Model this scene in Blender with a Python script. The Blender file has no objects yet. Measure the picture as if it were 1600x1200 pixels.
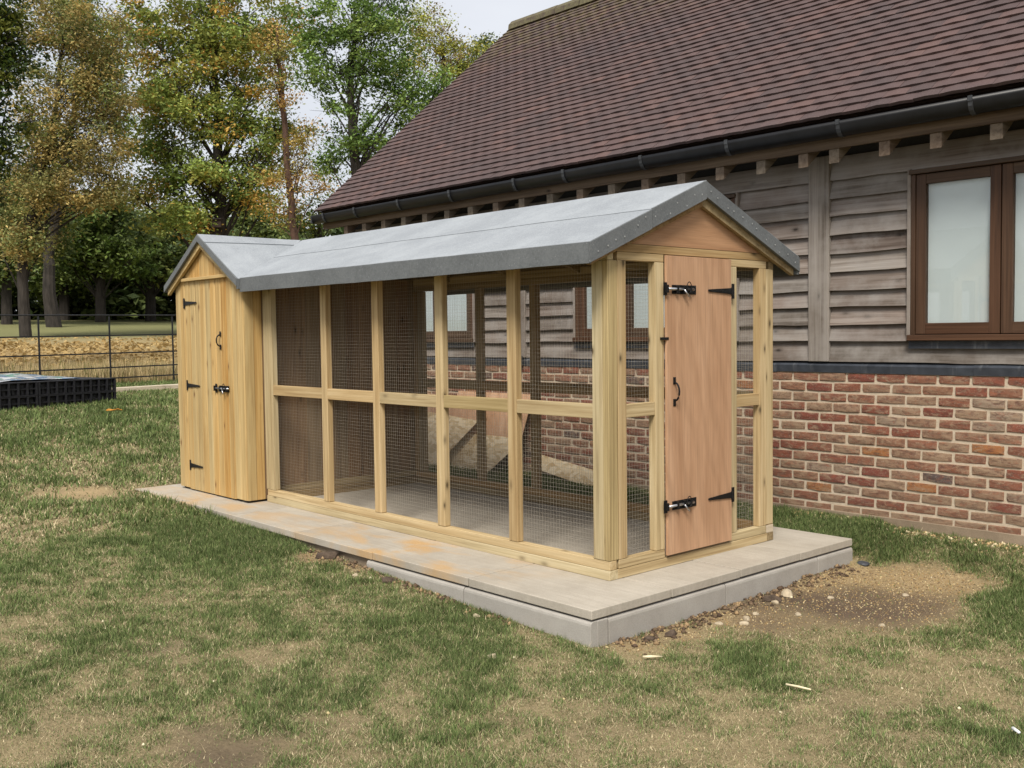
import bpy, math, random
import numpy as np
from mathutils import Vector, Matrix

random.seed(7)
RNG = np.random.default_rng(7)
R = math.radians
scene = bpy.context.scene
COL = scene.collection

# ------------------------------------------------------------------ camera, sky, sun, exposure
cam_d = bpy.data.cameras.new("camera")
cam = bpy.data.objects.new("camera", cam_d)
COL.objects.link(cam)
cam_d.sensor_width = 36.0
cam_d.lens = 36.0 * 1583.55 / 1600.0
cam_d.clip_start = 0.05
cam_d.clip_end = 3000.0
rt = Vector((0.67080942, 0.74152813, -0.01227782))
up = Vector((-0.02838775, 0.04221645, 0.99870512))
fw = Vector((-0.74108627, 0.66959226, -0.0493695))
cam.matrix_world = Matrix(((rt.x, up.x, -fw.x, 3.9989), (rt.y, up.y, -fw.y, -4.3689), (rt.z, up.z, -fw.z, 1.46), (0, 0, 0, 1)))
scene.camera = cam

SUN_DIR = Vector((0.50, -0.62, 1.0)).normalized()
sun_el = math.asin(SUN_DIR.z)
sun_az = math.atan2(SUN_DIR.x, SUN_DIR.y)

world = bpy.data.worlds.new("World")
scene.world = world
world.use_nodes = True
wt = world.node_tree
wt.nodes.clear()
w_out = wt.nodes.new("ShaderNodeOutputWorld")
w_bg = wt.nodes.new("ShaderNodeBackground")
w_bg.inputs[1].default_value = 0.10
sky = wt.nodes.new("ShaderNodeTexSky")
sky.sky_type = 'NISHITA'
sky.sun_disc = False
sky.sun_elevation = sun_el
sky.sun_rotation = sun_az
sky.air_density = 1.0
sky.dust_density = 4.0
# the cloud sheet of an overcast day laid over the clear sky
w_tc = wt.nodes.new("ShaderNodeTexCoord")
w_map = wt.nodes.new("ShaderNodeMapping")
w_map.inputs["Scale"].default_value = (1.0, 1.0, 2.6)
w_n = wt.nodes.new("ShaderNodeTexNoise")
w_n.inputs["Scale"].default_value = 1.7
w_n.inputs["Detail"].default_value = 5.0
w_n.inputs["Roughness"].default_value = 0.5
w_r = wt.nodes.new("ShaderNodeValToRGB")
w_r.color_ramp.elements[0].position = 0.28
w_r.color_ramp.elements[0].color = (0.56, 0.58, 0.635, 1)
w_r.color_ramp.elements[1].position = 0.72
w_r.color_ramp.elements[1].color = (0.93, 0.935, 0.955, 1)
w_sc = wt.nodes.new("ShaderNodeVectorMath")
w_sc.operation = 'SCALE'
w_sc.inputs["Scale"].default_value = 3.2
w_mix = wt.nodes.new("ShaderNodeMix")
w_mix.data_type = 'RGBA'
w_mix.inputs[0].default_value = 0.90
wt.links.new(w_tc.outputs["Generated"], w_map.inputs[0])
wt.links.new(w_map.outputs[0], w_n.inputs["Vector"])
wt.links.new(w_n.outputs[0], w_r.inputs[0])
wt.links.new(w_r.outputs[0], w_sc.inputs[0])
wt.links.new(sky.outputs[0], w_mix.inputs[6])
wt.links.new(w_sc.outputs[0], w_mix.inputs[7])
wt.links.new(w_mix.outputs[2], w_bg.inputs[0])
wt.links.new(w_bg.outputs[0], w_out.inputs[0])

sun_d = bpy.data.lights.new("sun", 'SUN')
sun_d.energy = 1.5
sun_d.angle = R(20)
sun_d.color = (1.0, 0.94, 0.85)
sun = bpy.data.objects.new("sun", sun_d)
COL.objects.link(sun)
sun.rotation_euler = (-SUN_DIR).to_track_quat('-Z', 'Y').to_euler()

vs = scene.view_settings
vs.view_transform = 'Standard'
vs.look = 'None'
vs.exposure = 1.68
vs.gamma = 1.0
vs.use_curve_mapping = False
scene.render.engine = 'CYCLES'
scene.cycles.use_denoising = True
scene.cycles.max_bounces = 4
scene.cycles.diffuse_bounces = 3
scene.cycles.glossy_bounces = 2
scene.cycles.transmission_bounces = 3
scene.cycles.transparent_max_bounces = 12
scene.cycles.caustics_reflective = False
scene.cycles.caustics_refractive = False

# ------------------------------------------------------------------ helpers
def obj(name, data, parent=None, loc=None):
    o = bpy.data.objects.new(name, data)
    COL.objects.link(o)
    if parent is not None:
        o.parent = parent
    if loc is not None:
        o.location = loc
    return o

def tag(o, label=None, cat=None, group=None, kind=None):
    if label: o["label"] = label
    if cat: o["category"] = cat
    if group: o["group"] = group
    if kind: o["kind"] = kind
    return o

ROOTS = {}
def empty(name, loc, label, cat, group=None):
    o = obj(name, None, None, loc)
    o.empty_display_size = 0.2
    ROOTS[o.name] = Vector(loc)
    return tag(o, label, cat, group)

def base_of(o):
    v = Vector((0, 0, 0))
    while o is not None:
        v += o.location
        o = o.parent
    return v

class MB:
    """collects shapes in world metres, then links them as one mesh object"""
    def __init__(s): s.v = []; s.f = []; s.mi = []; s.m = 0
    def add(s, vs, fs):
        b = len(s.v)
        s.v += [tuple(q) for q in vs]
        s.f += [tuple(i + b for i in f) for f in fs]
        s.mi += [s.m] * len(fs)
        return s
    def box(s, a, b):
        x0, y0, z0 = a; x1, y1, z1 = b
        return s.add([(x0,y0,z0),(x1,y0,z0),(x1,y1,z0),(x0,y1,z0),(x0,y0,z1),(x1,y0,z1),(x1,y1,z1),(x0,y1,z1)],
                     [(3,2,1,0),(4,5,6,7),(0,1,5,4),(1,2,6,5),(2,3,7,6),(3,0,4,7)])
    def hexa(s, bot, top):
        """two quads, bottom and top, counter-clockwise from above"""
        return s.add(list(bot) + list(top), [(3,2,1,0),(4,5,6,7),(0,1,5,4),(1,2,6,5),(2,3,7,6),(3,0,4,7)])
    def extrude(s, poly, d):
        """polygon (3-D points) swept by vector d"""
        n = len(poly)
        d = Vector(d)
        P = [Vector(p) for p in poly]
        fs = [tuple(range(n - 1, -1, -1)), tuple(range(n, 2 * n))]
        fs += [(i, (i + 1) % n, n + (i + 1) % n, n + i) for i in range(n)]
        return s.add([tuple(p) for p in P] + [tuple(p + d) for p in P], fs)
    def tube(s, pts, rad, k=6, caps=True):
        pts = [Vector(p) for p in pts]
        if not hasattr(rad, '__len__'): rad = [rad] * len(pts)
        vs = []
        for i, p in enumerate(pts):
            t = (pts[min(i + 1, len(pts) - 1)] - pts[max(i - 1, 0)]).normalized()
            a = Vector((0, 0, 1)) if abs(t.z) < 0.9 else Vector((1, 0, 0))
            e1 = t.cross(a).normalized(); e2 = t.cross(e1)
            for j in range(k):
                an = 2 * math.pi * j / k
                vs.append(tuple(p + (e1 * math.cos(an) + e2 * math.sin(an)) * rad[i]))
        fs = []
        for i in range(len(pts) - 1):
            for j in range(k):
                fs.append((i*k+j, i*k+(j+1)%k, (i+1)*k+(j+1)%k, (i+1)*k+j))
        if caps:
            fs += [tuple(range(k)), tuple(range(len(pts)*k-1, (len(pts)-1)*k-1, -1))]
        return s.add(vs, fs)
    def mesh(s, name, mats, off=(0, 0, 0)):
        me = bpy.data.meshes.new(name)
        ox, oy, oz = off
        me.from_pydata([(x-ox, y-oy, z-oz) for x, y, z in s.v], [], s.f)
        if not isinstance(mats, (list, tuple)): mats = [mats]
        for m in mats: me.materials.append(m)
        if len(mats) > 1: me.polygons.foreach_set("material_index", s.mi)
        me.update()
        import bmesh
        bm = bmesh.new(); bm.from_mesh(me)
        bmesh.ops.recalc_face_normals(bm, faces=bm.faces)
        bm.to_mesh(me); bm.free()
        return me
    def build(s, name, mats, parent=None, bevel=0.0, smooth=False, kind=None, label=None):
        off = base_of(parent) if parent is not None else (0, 0, 0)
        o = obj(name, s.mesh(name, mats, off), parent)
        if bevel:
            b = o.modifiers.new("edge", 'BEVEL'); b.width = bevel; b.segments = 2; b.limit_method = 'ANGLE'; b.angle_limit = R(40)
        if smooth:
            o.data.polygons.foreach_set("use_smooth", [True] * len(o.data.polygons))
        if kind: o["kind"] = kind
        if label: o["label"] = label
        return o

def thing(mb, name, mats, label, cat, group=None, bevel=0.0, smooth=False):
    """a one-mesh thing whose origin sits at its base"""
    n = len(mb.v)
    cx = sum(q[0] for q in mb.v)/n; cy = sum(q[1] for q in mb.v)/n; cz = min(q[2] for q in mb.v)
    o = obj(name, mb.mesh(name, mats, (cx, cy, cz)), None, (cx, cy, cz))
    if bevel:
        b = o.modifiers.new("edge", 'BEVEL'); b.width = bevel; b.segments = 2; b.limit_method = 'ANGLE'
    if smooth: o.data.polygons.foreach_set("use_smooth", [True] * len(o.data.polygons))
    return tag(o, label, cat, group)

def np_mesh(name, V, F, mat, cols=None, colname="col", smooth=False, rnd=None):
    """V (n,3), F (m,k) with k 3 or 4, cols (n,3) point colours"""
    me = bpy.data.meshes.new(name)
    m, k = F.shape
    me.vertices.add(len(V)); me.vertices.foreach_set("co", V.astype(np.float32).ravel())
    me.loops.add(m * k); me.loops.foreach_set("vertex_index", F.astype(np.int32).ravel())
    me.polygons.add(m)
    me.polygons.foreach_set("loop_start", np.arange(0, m * k, k, dtype=np.int32))
    me.polygons.foreach_set("loop_total", np.full(m, k, dtype=np.int32))
    if smooth: me.polygons.foreach_set("use_smooth", np.ones(m, dtype=bool))
    me.update(calc_edges=True)
    if cols is not None:
        a = me.color_attributes.new(colname, 'FLOAT_COLOR', 'POINT')
        c = np.ones((len(V), 4), np.float32); c[:, :3] = cols
        a.data.foreach_set("color", c.ravel())
    me.materials.append(mat)
    return me

# value noise, the same for the soil colour and for the blades growing on it
_T = RNG.random((256, 256))
def vnoise(x, y):
    xi = np.floor(x).astype(int); yi = np.floor(y).astype(int)
    fx = x - xi; fy = y - yi
    fx = fx*fx*(3-2*fx); fy = fy*fy*(3-2*fy)
    g = lambda a, b: _T[a & 255, b & 255]
    return (g(xi,yi)*(1-fx)+g(xi+1,yi)*fx)*(1-fy) + (g(xi,yi+1)*(1-fx)+g(xi+1,yi+1)*fx)*fy
def fbm(x, y, o=4, s=1.0):
    t = 0; a = 0.5; n = 0
    for i in range(o):
        t = t + a * vnoise(x*s + 17.3*i, y*s - 9.1*i); n += a; a *= 0.55; s *= 2.03
    return t / n

# ------------------------------------------------------------------ materials
class NT:
    def __init__(s, name):
        s.mat = bpy.data.materials.new(name); s.mat.use_nodes = True
        s.t = s.mat.node_tree; s.t.nodes.clear()
        s.out = s.t.nodes.new("ShaderNodeOutputMaterial")
    def n(s, typ, props=None, **ins):
        nd = s.t.nodes.new("ShaderNode" + typ)
        for k, v in (props or {}).items(): setattr(nd, k, v)
        for k, v in ins.items():
            key = int(k[1:]) if k[0] == 'i' and k[1:].isdigit() else k.replace('_', ' ')
            s.set(nd.inputs[key], v)
        return nd
    def set(s, sock, v):
        if isinstance(v, bpy.types.NodeSocket): s.t.links.new(v, sock)
        else: sock.default_value = v
    def ramp(s, fac, stops, interp='LINEAR'):
        nd = s.t.nodes.new("ShaderNodeValToRGB"); cr = nd.color_ramp; cr.interpolation = interp
        while len(cr.elements) < len(stops): cr.elements.new(0.5)
        for e, (p, c) in zip(cr.elements, stops):
            e.position = p; e.color = (c, c, c, 1) if not hasattr(c, '__len__') else (*c, 1)
        s.set(nd.inputs[0], fac)
        return nd.outputs[0]
    def mix(s, fac, a, b, blend='MIX'):
        nd = s.n("Mix", dict(data_type='RGBA', blend_type=blend))
        s.set(nd.inputs[0], fac)
        for sock, v in ((nd.inputs[6], a), (nd.inputs[7], b)):
            s.set(sock, (*v, 1) if isinstance(v, tuple) and len(v) == 3 else v)
        return nd.outputs[2]
    def math(s, op, a, b=None, clamp=False):
        nd = s.n("Math", dict(operation=op, use_clamp=clamp)); s.set(nd.inputs[0], a)
        if b is not None: s.set(nd.inputs[1], b)
        return nd.outputs[0]
    def coords(s, scale=(1, 1, 1), rnd=True):
        tc = s.n("TexCoord")
        v = tc.outputs["Object"]
        if rnd:
            oi = s.n("ObjectInfo")
            v = s.n("VectorMath", dict(operation='ADD'), i0=v, i1=s.n("VectorMath", dict(operation='SCALE'), i0=(31.7, 17.3, 23.9), Scale=oi.outputs["Random"]).outputs[0]).outputs[0]
        return s.n("Mapping", None, i0=v, Scale=scale).outputs[0]
    def noise(s, vec, scale=1.0, detail=4.0, rough=0.5, dist=0.0):
        return s.n("TexNoise", None, Vector=vec, Scale=scale, Detail=detail, Roughness=rough, Distortion=dist).outputs[0]
    def bump(s, h, strength=0.3, dist=0.01, normal=None):
        nd = s.n("Bump", None, Height=h, Strength=strength, Distance=dist)
        if normal is not None: s.set(nd.inputs["Normal"], normal)
        return nd.outputs[0]
    def bsdf(s, color, rough=0.7, normal=None, metal=0.0, spec=0.4, alpha=None):
        nd = s.n("BsdfPrincipled")
        s.set(nd.inputs["Base Color"], (*color, 1) if isinstance(color, tuple) and len(color) == 3 else color)
        s.set(nd.inputs["Roughness"], rough); s.set(nd.inputs["Metallic"], metal)
        nd.inputs["Specular IOR Level"].default_value = spec
        if normal is not None: s.set(nd.inputs["Normal"], normal)
        s.t.links.new(nd.outputs[0], s.out.inputs[0])
        return s.mat

def wood(name, dark, mid, light, axis, knots=0.5, rough=0.65, grain=1.0, weather=None, knotcol=None, hue=0.08):
    m = NT(name)
    def sc(along, across): return tuple(along if 'XYZ'[i] == axis else across for i in range(3))
    big = m.noise(m.coords(sc(0.7, 11.0 * grain)), 1.0, 4.0, 0.55, 0.8)
    midg = m.noise(m.coords(sc(1.0, 46.0 * grain)), 1.0, 4.0, 0.6, 0.5)
    fib = m.noise(m.coords(sc(3.0, 190.0)), 1.0, 3.0, 0.6)
    col = m.ramp(m.math('ADD', m.math('MULTIPLY', big, 0.55), m.math('MULTIPLY', midg, 0.45)), [(0.36, dark), (0.5, mid), (0.63, light)])
    col = m.mix(m.ramp(midg, [(0.30, 0.45), (0.46, 0.0)]), col, tuple(x * 0.62 for x in dark))
    col = m.mix(m.ramp(fib, [(0.35, 0.0), (0.65, 0.30)]), col, tuple(x * 0.72 for x in dark))
    # every board its own tone
    oi = m.n("ObjectInfo").outputs["Random"]
    hs = m.n("HueSaturation", None, Hue=m.math('ADD', 0.5, m.math('MULTIPLY', m.math('SUBTRACT', oi, 0.5), 0.02)),
             Saturation=m.math('ADD', 1.0, m.math('MULTIPLY', m.math('SUBTRACT', oi, 0.5), -0.25)),
             Value=m.math('ADD', 1.0, m.math('MULTIPLY', m.math('SUBTRACT', m.n("Math", dict(operation='FRACT'), i0=m.math('MULTIPLY', oi, 7.31)).outputs[0], 0.5), hue * 2)), Color=col)
    col = hs.outputs[0]
    # knots
    kv = m.n("TexVoronoi", dict(feature='F1'), Vector=m.coords(sc(5.0, 11.0)), Scale=1.0, Randomness=1.0)
    gate = m.math('GREATER_THAN', m.n("SeparateColor", None, i0=kv.outputs["Color"]).outputs[0], 1.0 - knots * 0.55)
    k = m.math('MULTIPLY', m.ramp(kv.outputs["Distance"], [(0.06, 1.0), (0.12, 0.5), (0.22, 0.12), (0.34, 0.0)]), gate)
    col = m.mix(k, col, knotcol or tuple(x * 0.30 for x in dark))
    if weather:
        wn = m.noise(m.coords((1.3, 1.3, 1.3)), 2.2, 6.0, 0.65)
        col = m.mix(m.ramp(wn, [(0.42, 0.0), (0.68, 0.75)]), col, weather)
    h = m.math('ADD', m.math('MULTIPLY', fib, 0.6), m.math('MULTIPLY', big, 0.5))
    return m.bsdf(col, m.ramp(big, [(0.3, rough), (0.7, min(1, rough + 0.15))]), m.bump(h, 0.25, 0.004), spec=0.3)

PINE_D, PINE_M, PINE_L = (0.33, 0.235, 0.115), (0.46, 0.355, 0.195), (0.56, 0.455, 0.275)
pine = {a: wood("treated_pine_" + a, PINE_D, PINE_M, PINE_L, a, 0.6) for a in "XYZ"}
green_pine = wood("green_treated_pine_X", (0.27, 0.20, 0.085), (0.38, 0.29, 0.14), (0.46, 0.36, 0.19), 'X', 0.4)
shed_pine = {a: wood("shed_pine_" + a, (0.36, 0.225, 0.082), (0.46, 0.31, 0.125), (0.55, 0.40, 0.185), a, 0.45, knotcol=(0.15, 0.075, 0.025), hue=0.05) for a in "XYZ"}
corner_pine = wood("corner_pine_Z", (0.25, 0.17, 0.07), (0.40, 0.29, 0.13), (0.52, 0.39, 0.19), 'Z', 0.55, grain=2.2)
partition = wood("shaded_sawn_brown_board_Z", (0.15, 0.092, 0.05), (0.21, 0.135, 0.075), (0.27, 0.18, 0.10), 'Z', 0.6)  # brown sawn boards, toned darker to carry the shade inside the run
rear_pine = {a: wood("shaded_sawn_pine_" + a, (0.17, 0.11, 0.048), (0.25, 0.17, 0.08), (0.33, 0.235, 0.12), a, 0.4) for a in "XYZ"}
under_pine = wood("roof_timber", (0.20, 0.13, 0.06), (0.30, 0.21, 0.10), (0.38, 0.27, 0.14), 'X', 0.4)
oak_board = wood("weathered_oak_board", (0.11, 0.086, 0.068), (0.195, 0.165, 0.142), (0.28, 0.25, 0.225), 'X', 0.8, 0.85, 0.8, weather=(0.275, 0.258, 0.24), hue=0.22)
oak_post = wood("weathered_oak_post", (0.13, 0.103, 0.082), (0.22, 0.186, 0.158), (0.31, 0.272, 0.24), 'Z', 0.35, 0.85, 1.2, weather=(0.29, 0.265, 0.24))
oak_eave = wood("eaves_oak", (0.075, 0.05, 0.032), (0.12, 0.085, 0.056), (0.165, 0.12, 0.082), 'X', 0.3, 0.8)
tail_oak = wood("rafter_oak", (0.115, 0.086, 0.062), (0.16, 0.125, 0.092), (0.205, 0.165, 0.125), 'Y', 0.2, 0.8)
stain = {a: wood("brown_stained_frame_" + a, (0.044, 0.023, 0.012), (0.070, 0.037, 0.020), (0.100, 0.054, 0.030), a, 0.1, 0.5, hue=0.05) for a in "XYZ"}
plank_pale = wood("pale_plank", (0.42, 0.33, 0.22), (0.55, 0.46, 0.34), (0.64, 0.55, 0.42), 'Y', 0.3)

def plywood(name, along, a, b, c, wav=3.0):
    m = NT(name)
    s = tuple(0.5 if 'XYZ'[i] == along else 3.8 for i in range(3))
    n1 = m.noise(m.coords(s), 1.0, 5.0, 0.55, 1.6)
    s2 = tuple(0.9 if 'XYZ'[i] == along else wav for i in range(3))
    wv = m.n("TexWave", dict(wave_type='BANDS', bands_direction='DIAGONAL'), Vector=m.coords(s2), Scale=1.4, Distortion=7.0, Detail=3.0, Detail_Scale=0.8).outputs[1]
    s3 = tuple(5.0 if 'XYZ'[i] == along else 230.0 for i in range(3))
    st = m.noise(m.coords(tuple(0.45 if 'XYZ'[i] == along else 32.0 for i in range(3))), 1.0, 4.0, 0.6, 0.7)
    fib = m.noise(m.coords(s3), 1.0, 2.0, 0.5)
    col = m.ramp(n1, [(0.28, a), (0.52, b), (0.75, c)])
    col = m.mix(m.ramp(wv, [(0.55, 0.0), (0.95, 0.22)]), col, tuple(x * 0.7 for x in a))
    col = m.mix(m.ramp(st, [(0.34, 0.28), (0.5, 0.0)]), col, tuple(x * 0.72 for x in a))
    col = m.mix(m.ramp(st, [(0.55, 0.0), (0.72, 0.25)]), col, c)
    col = m.mix(m.ramp(fib, [(0.45, 0.0), (0.7, 0.4)]), col, tuple(x * 0.55 for x in a))
    return m.bsdf(col, 0.55, m.bump(fib, 0.12, 0.002), spec=0.35)
ply_door = plywood("red_faced_plywood", 'Z', (0.38, 0.215, 0.12), (0.47, 0.285, 0.17), (0.54, 0.35, 0.225))
ply_gable = plywood("red_faced_plywood_gable", 'Y', (0.38, 0.21, 0.11), (0.46, 0.27, 0.15), (0.53, 0.33, 0.20), 5.0)

def osb():
    m = NT("osb")
    v = m.n("TexVoronoi", dict(feature='F1'), Vector=m.coords((16, 16, 34)), Scale=1.0)
    col = m.ramp(m.n("SeparateColor", None, i0=v.outputs["Color"]).outputs[0], [(0.0, (0.50, 0.36, 0.19)), (0.5, (0.66, 0.52, 0.32)), (1.0, (0.76, 0.64, 0.45))])
    return m.bsdf(col, 0.7, m.bump(v.outputs["Distance"], 0.2, 0.003))
OSB = osb()

def felt(name, lo, hi, pale, speck):
    m = NT(name)
    c = m.coords((1, 1, 1))
    fine = m.noise(c, 420.0, 2.0, 0.7)
    mid = m.noise(c, 75.0, 4.0, 0.8)
    big = m.noise(c, 2.3, 5.0, 0.65)
    col = m.ramp(mid, [(0.32, lo), (0.68, hi)])
    col = m.mix(m.ramp(fine, [(0.35, 0.5), (0.6, 0.0)]), col, tuple(x * 0.6 for x in lo))
    col = m.mix(m.ramp(big, [(0.42, 0.0), (0.72, 0.45)]), col, pale)
    col = m.mix(m.ramp(big, [(0.30, 0.35), (0.44, 0.0)]), col, lo)
    sp = m.n("TexVoronoi", None, Vector=c, Scale=speck).outputs["Distance"]
    col = m.mix(m.ramp(sp, [(0.06, 0.6), (0.13, 0.0)]), col, tuple(min(1, x * 1.7) for x in hi))
    return m.bsdf(col, 0.75, m.bump(m.math('ADD', fine, mid), 0.45, 0.003), spec=0.5)
FELT_EDGE = felt("roofing_felt_edging", (0.075, 0.083, 0.088), (0.15, 0.162, 0.168), (0.17, 0.182, 0.188), 30.0)
FELT = felt("mineral_roofing_felt", (0.205, 0.225, 0.245), (0.335, 0.362, 0.388), (0.385, 0.415, 0.44), 46.0)

def simple(name, col, rough=0.5, metal=0.0, var=0.15, scale=30.0, spec=0.4, bump=0.0):
    m = NT(name)
    n = m.noise(m.coords(), scale, 4.0, 0.6)
    c = m.ramp(n, [(0.3, tuple(x * (1 - var) for x in col)), (0.7, tuple(min(1, x * (1 + var)) for x in col))])
    return m.bsdf(c, rough, m.bump(n, bump, 0.002) if bump else None, metal, spec)
IRON = simple("black_japanned_iron", (0.007, 0.007, 0.0075), 0.5, 0.0, 0.3, 90, 0.25)
STEEL = simple("bright_steel", (0.55, 0.56, 0.58), 0.32, 1.0)
GALV = simple("galvanised_wire", (0.38, 0.345, 0.285), 0.55, 0.25, 0.15)
NAIL = simple("clout_nail", (0.42, 0.43, 0.43), 0.5, 0.4)
GUTTER = simple("black_gutter", (0.006, 0.0065, 0.008), 0.4, 0.0, 0.35, 12, 0.3)
BRACKET = simple("gutter_bracket", (0.035, 0.038, 0.042), 0.5, 0.0, 0.4, 20)
FENCE_IRON = simple("estate_fence_paint", (0.012, 0.013, 0.015), 0.5, 0.0, 0.3, 20)
CRATE = simple("black_recycled_plastic", (0.014, 0.014, 0.017), 0.5, 0.0, 0.3, 30)
BLIND = simple("white_blind", (0.66, 0.70, 0.70), 0.9, 0.0, 0.03, 3)
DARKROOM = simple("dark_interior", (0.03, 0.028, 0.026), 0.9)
STONE = simple("pale_limestone", (0.36, 0.30, 0.21), 0.85, 0.0, 0.25, 25, 0.3, 0.4)
CLOD = simple("earth_clod", (0.075, 0.055, 0.04), 0.95, 0.0, 0.4, 30, 0.2, 0.6)
SLATE = simple("dark_slate", (0.045, 0.05, 0.06), 0.6, 0.0, 0.3, 18)
WHITE_BIT = simple("white_plastic", (0.7, 0.72, 0.72), 0.5)
STRAW_BIT = simple("dry_straw", (0.62, 0.54, 0.36), 0.8)
ORANGE_LEAF = simple("orange_leaf", (0.55, 0.23, 0.03), 0.6, 0.0, 0.3, 40)

def lead():
    m = NT("lead_flashing")
    c = m.coords((9.0, 1, 1.4), False)
    st = m.noise(c, 1.0, 5.0, 0.7)
    n = m.noise(m.coords((1, 1, 1), False), 9.0, 4.0, 0.6)
    col = m.ramp(n, [(0.3, (0.030, 0.035, 0.045)), (0.7, (0.065, 0.075, 0.092))])
    col = m.mix(m.ramp(st, [(0.56, 0.0), (0.74, 0.7)]), col, (0.22, 0.235, 0.25))
    return m.bsdf(col, 0.5, m.bump(n, 0.2, 0.004), 0.25)
LEAD = lead()

def concrete(name, a, b, sand=False, brushed=False):
    m = NT(name)
    c = m.coords((1, 1, 1), True)
    n = m.noise(c, 3.0, 7.0, 0.68)
    f = m.noise(c, 140.0, 3.0, 0.6)
    col = m.ramp(n, [(0.3, a), (0.7, b)])
    col = m.mix(m.ramp(f, [(0.35, 0.25), (0.6, 0.0)]), col, tuple(x * 0.6 for x in a))
    pit = m.n("TexVoronoi", None, Vector=c, Scale=60.0).outputs["Distance"]
    col = m.mix(m.ramp(pit, [(0.03, 0.5), (0.07, 0.0)]), col, tuple(x * 0.4 for x in a))
    h = m.math('ADD', f, n)
    if brushed:
        br = m.noise(m.coords((3.0, 42.0, 3.0), True), 1.0, 4.0, 0.6, 0.6)
        h = m.math('ADD', h, m.math('MULTIPLY', br, 1.6))
        col = m.mix(m.ramp(br, [(0.35, 0.22), (0.6, 0.0)]), col, tuple(x * 0.66 for x in a))
    if sand:
        g = m.n("NewGeometry").outputs["Position"]
        x = m.n("SeparateXYZ", None, i0=g)
        # kicked-about building sand lies along the front edge, not inside the run
        front = m.ramp(m.math('ADD', x.outputs[1], 0.56), [(0.0, 1.0), (0.50, 1.0), (0.60, 0.0)])
        sn = m.noise(m.n("Mapping", None, i0=g, Scale=(1.1, 2.6, 1)).outputs[0], 1.3, 6.0, 0.62, 0.4)
        long_ = m.ramp(m.math('MULTIPLY', m.math('ADD', x.outputs[0], 6.0), 0.166), [(0.0, 0.25), (0.22, 0.9), (0.5, 0.35), (0.72, 1.0), (0.88, 0.75), (0.96, 0.0)])
        sf = m.math('MULTIPLY', m.math('MULTIPLY', m.ramp(sn, [(0.45, 0.0), (0.60, 1.0)]), front), long_)
        gr = m.noise(g, 260.0, 2.0, 0.6)
        col = m.mix(m.math('MULTIPLY', sf, 0.95), col, m.ramp(gr, [(0.3, (0.35, 0.21, 0.085)), (0.7, (0.52, 0.35, 0.17))]))
    return m.bsdf(col, 0.88, m.bump(h, 0.35, 0.004), spec=0.3)
SLAB = concrete("paving_concrete", (0.34, 0.305, 0.25), (0.45, 0.41, 0.345), True, True)
KERB = concrete("edging_concrete", (0.29, 0.27, 0.24), (0.38, 0.36, 0.325))
FOOTING = concrete("mortar_footing", (0.21, 0.16, 0.11), (0.32, 0.255, 0.18))

def brick_mat(name, per_object):
    m = NT(name)
    rnd = m.n("ObjectInfo").outputs["Random"] if per_object else m.n("Attribute", dict(attribute_name="rnd")).outputs["Fac"]
    col = m.ramp(rnd, [(0.0, (0.20, 0.070, 0.046)), (0.12, (0.225, 0.105, 0.066)), (0.26, (0.245, 0.150, 0.098)), (0.40, (0.205, 0.088, 0.056)), (0.50, (0.26, 0.175, 0.115)),
                       (0.62, (0.175, 0.055, 0.040)), (0.72, (0.24, 0.130, 0.080)), (0.80, (0.205, 0.080, 0.050)), (0.88, (0.29, 0.125, 0.048)), (0.93, (0.265, 0.20, 0.145)), (0.97, (0.085, 0.066, 0.062))], 'CONSTANT')
    g = m.n("NewGeometry").outputs["Position"]
    sq = m.n("Mapping", None, i0=g, Scale=(1.0, 1.0, 2.2)).outputs[0]
    n = m.noise(sq, 17.0, 7.0, 0.72, 0.6)
    n2 = m.noise(g, 110.0, 4.0, 0.65)
    n3 = m.noise(m.n("VectorMath", dict(operation='ADD'), i0=sq, i1=(5.1, 3.3, 9.2)).outputs[0], 12.0, 7.0, 0.75, 0.8)
    col = m.mix(m.ramp(n, [(0.40, 0.75), (0.52, 0.0)]), col, (0.105, 0.052, 0.040))
    col = m.mix(m.ramp(n3, [(0.50, 0.0), (0.60, 0.7)]), col, (0.31, 0.215, 0.14))
    col = m.mix(m.ramp(n3, [(0.34, 0.65), (0.46, 0.0)]), col, (0.28, 0.095, 0.05))
    col = m.mix(m.ramp(n2, [(0.56, 0.0), (0.72, 0.5)]), col, (0.40, 0.34, 0.27))
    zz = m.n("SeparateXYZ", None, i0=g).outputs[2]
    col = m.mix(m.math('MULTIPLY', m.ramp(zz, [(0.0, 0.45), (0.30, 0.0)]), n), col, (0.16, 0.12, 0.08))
    return m.bsdf(col, 0.9, m.bump(m.math('ADD', n, n2), 0.6, 0.006), spec=0.2)
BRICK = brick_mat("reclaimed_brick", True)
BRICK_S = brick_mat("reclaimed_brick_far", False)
def mortar():
    m = NT("lime_mortar")
    n = m.noise(m.coords((1, 1, 1), False), 60.0, 5.0, 0.7)
    return m.bsdf(m.ramp(n, [(0.3, (0.41, 0.34, 0.25)), (0.7, (0.55, 0.465, 0.36))]), 0.95, m.bump(n, 0.5, 0.004), spec=0.2)
MORTAR = mortar()

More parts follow.
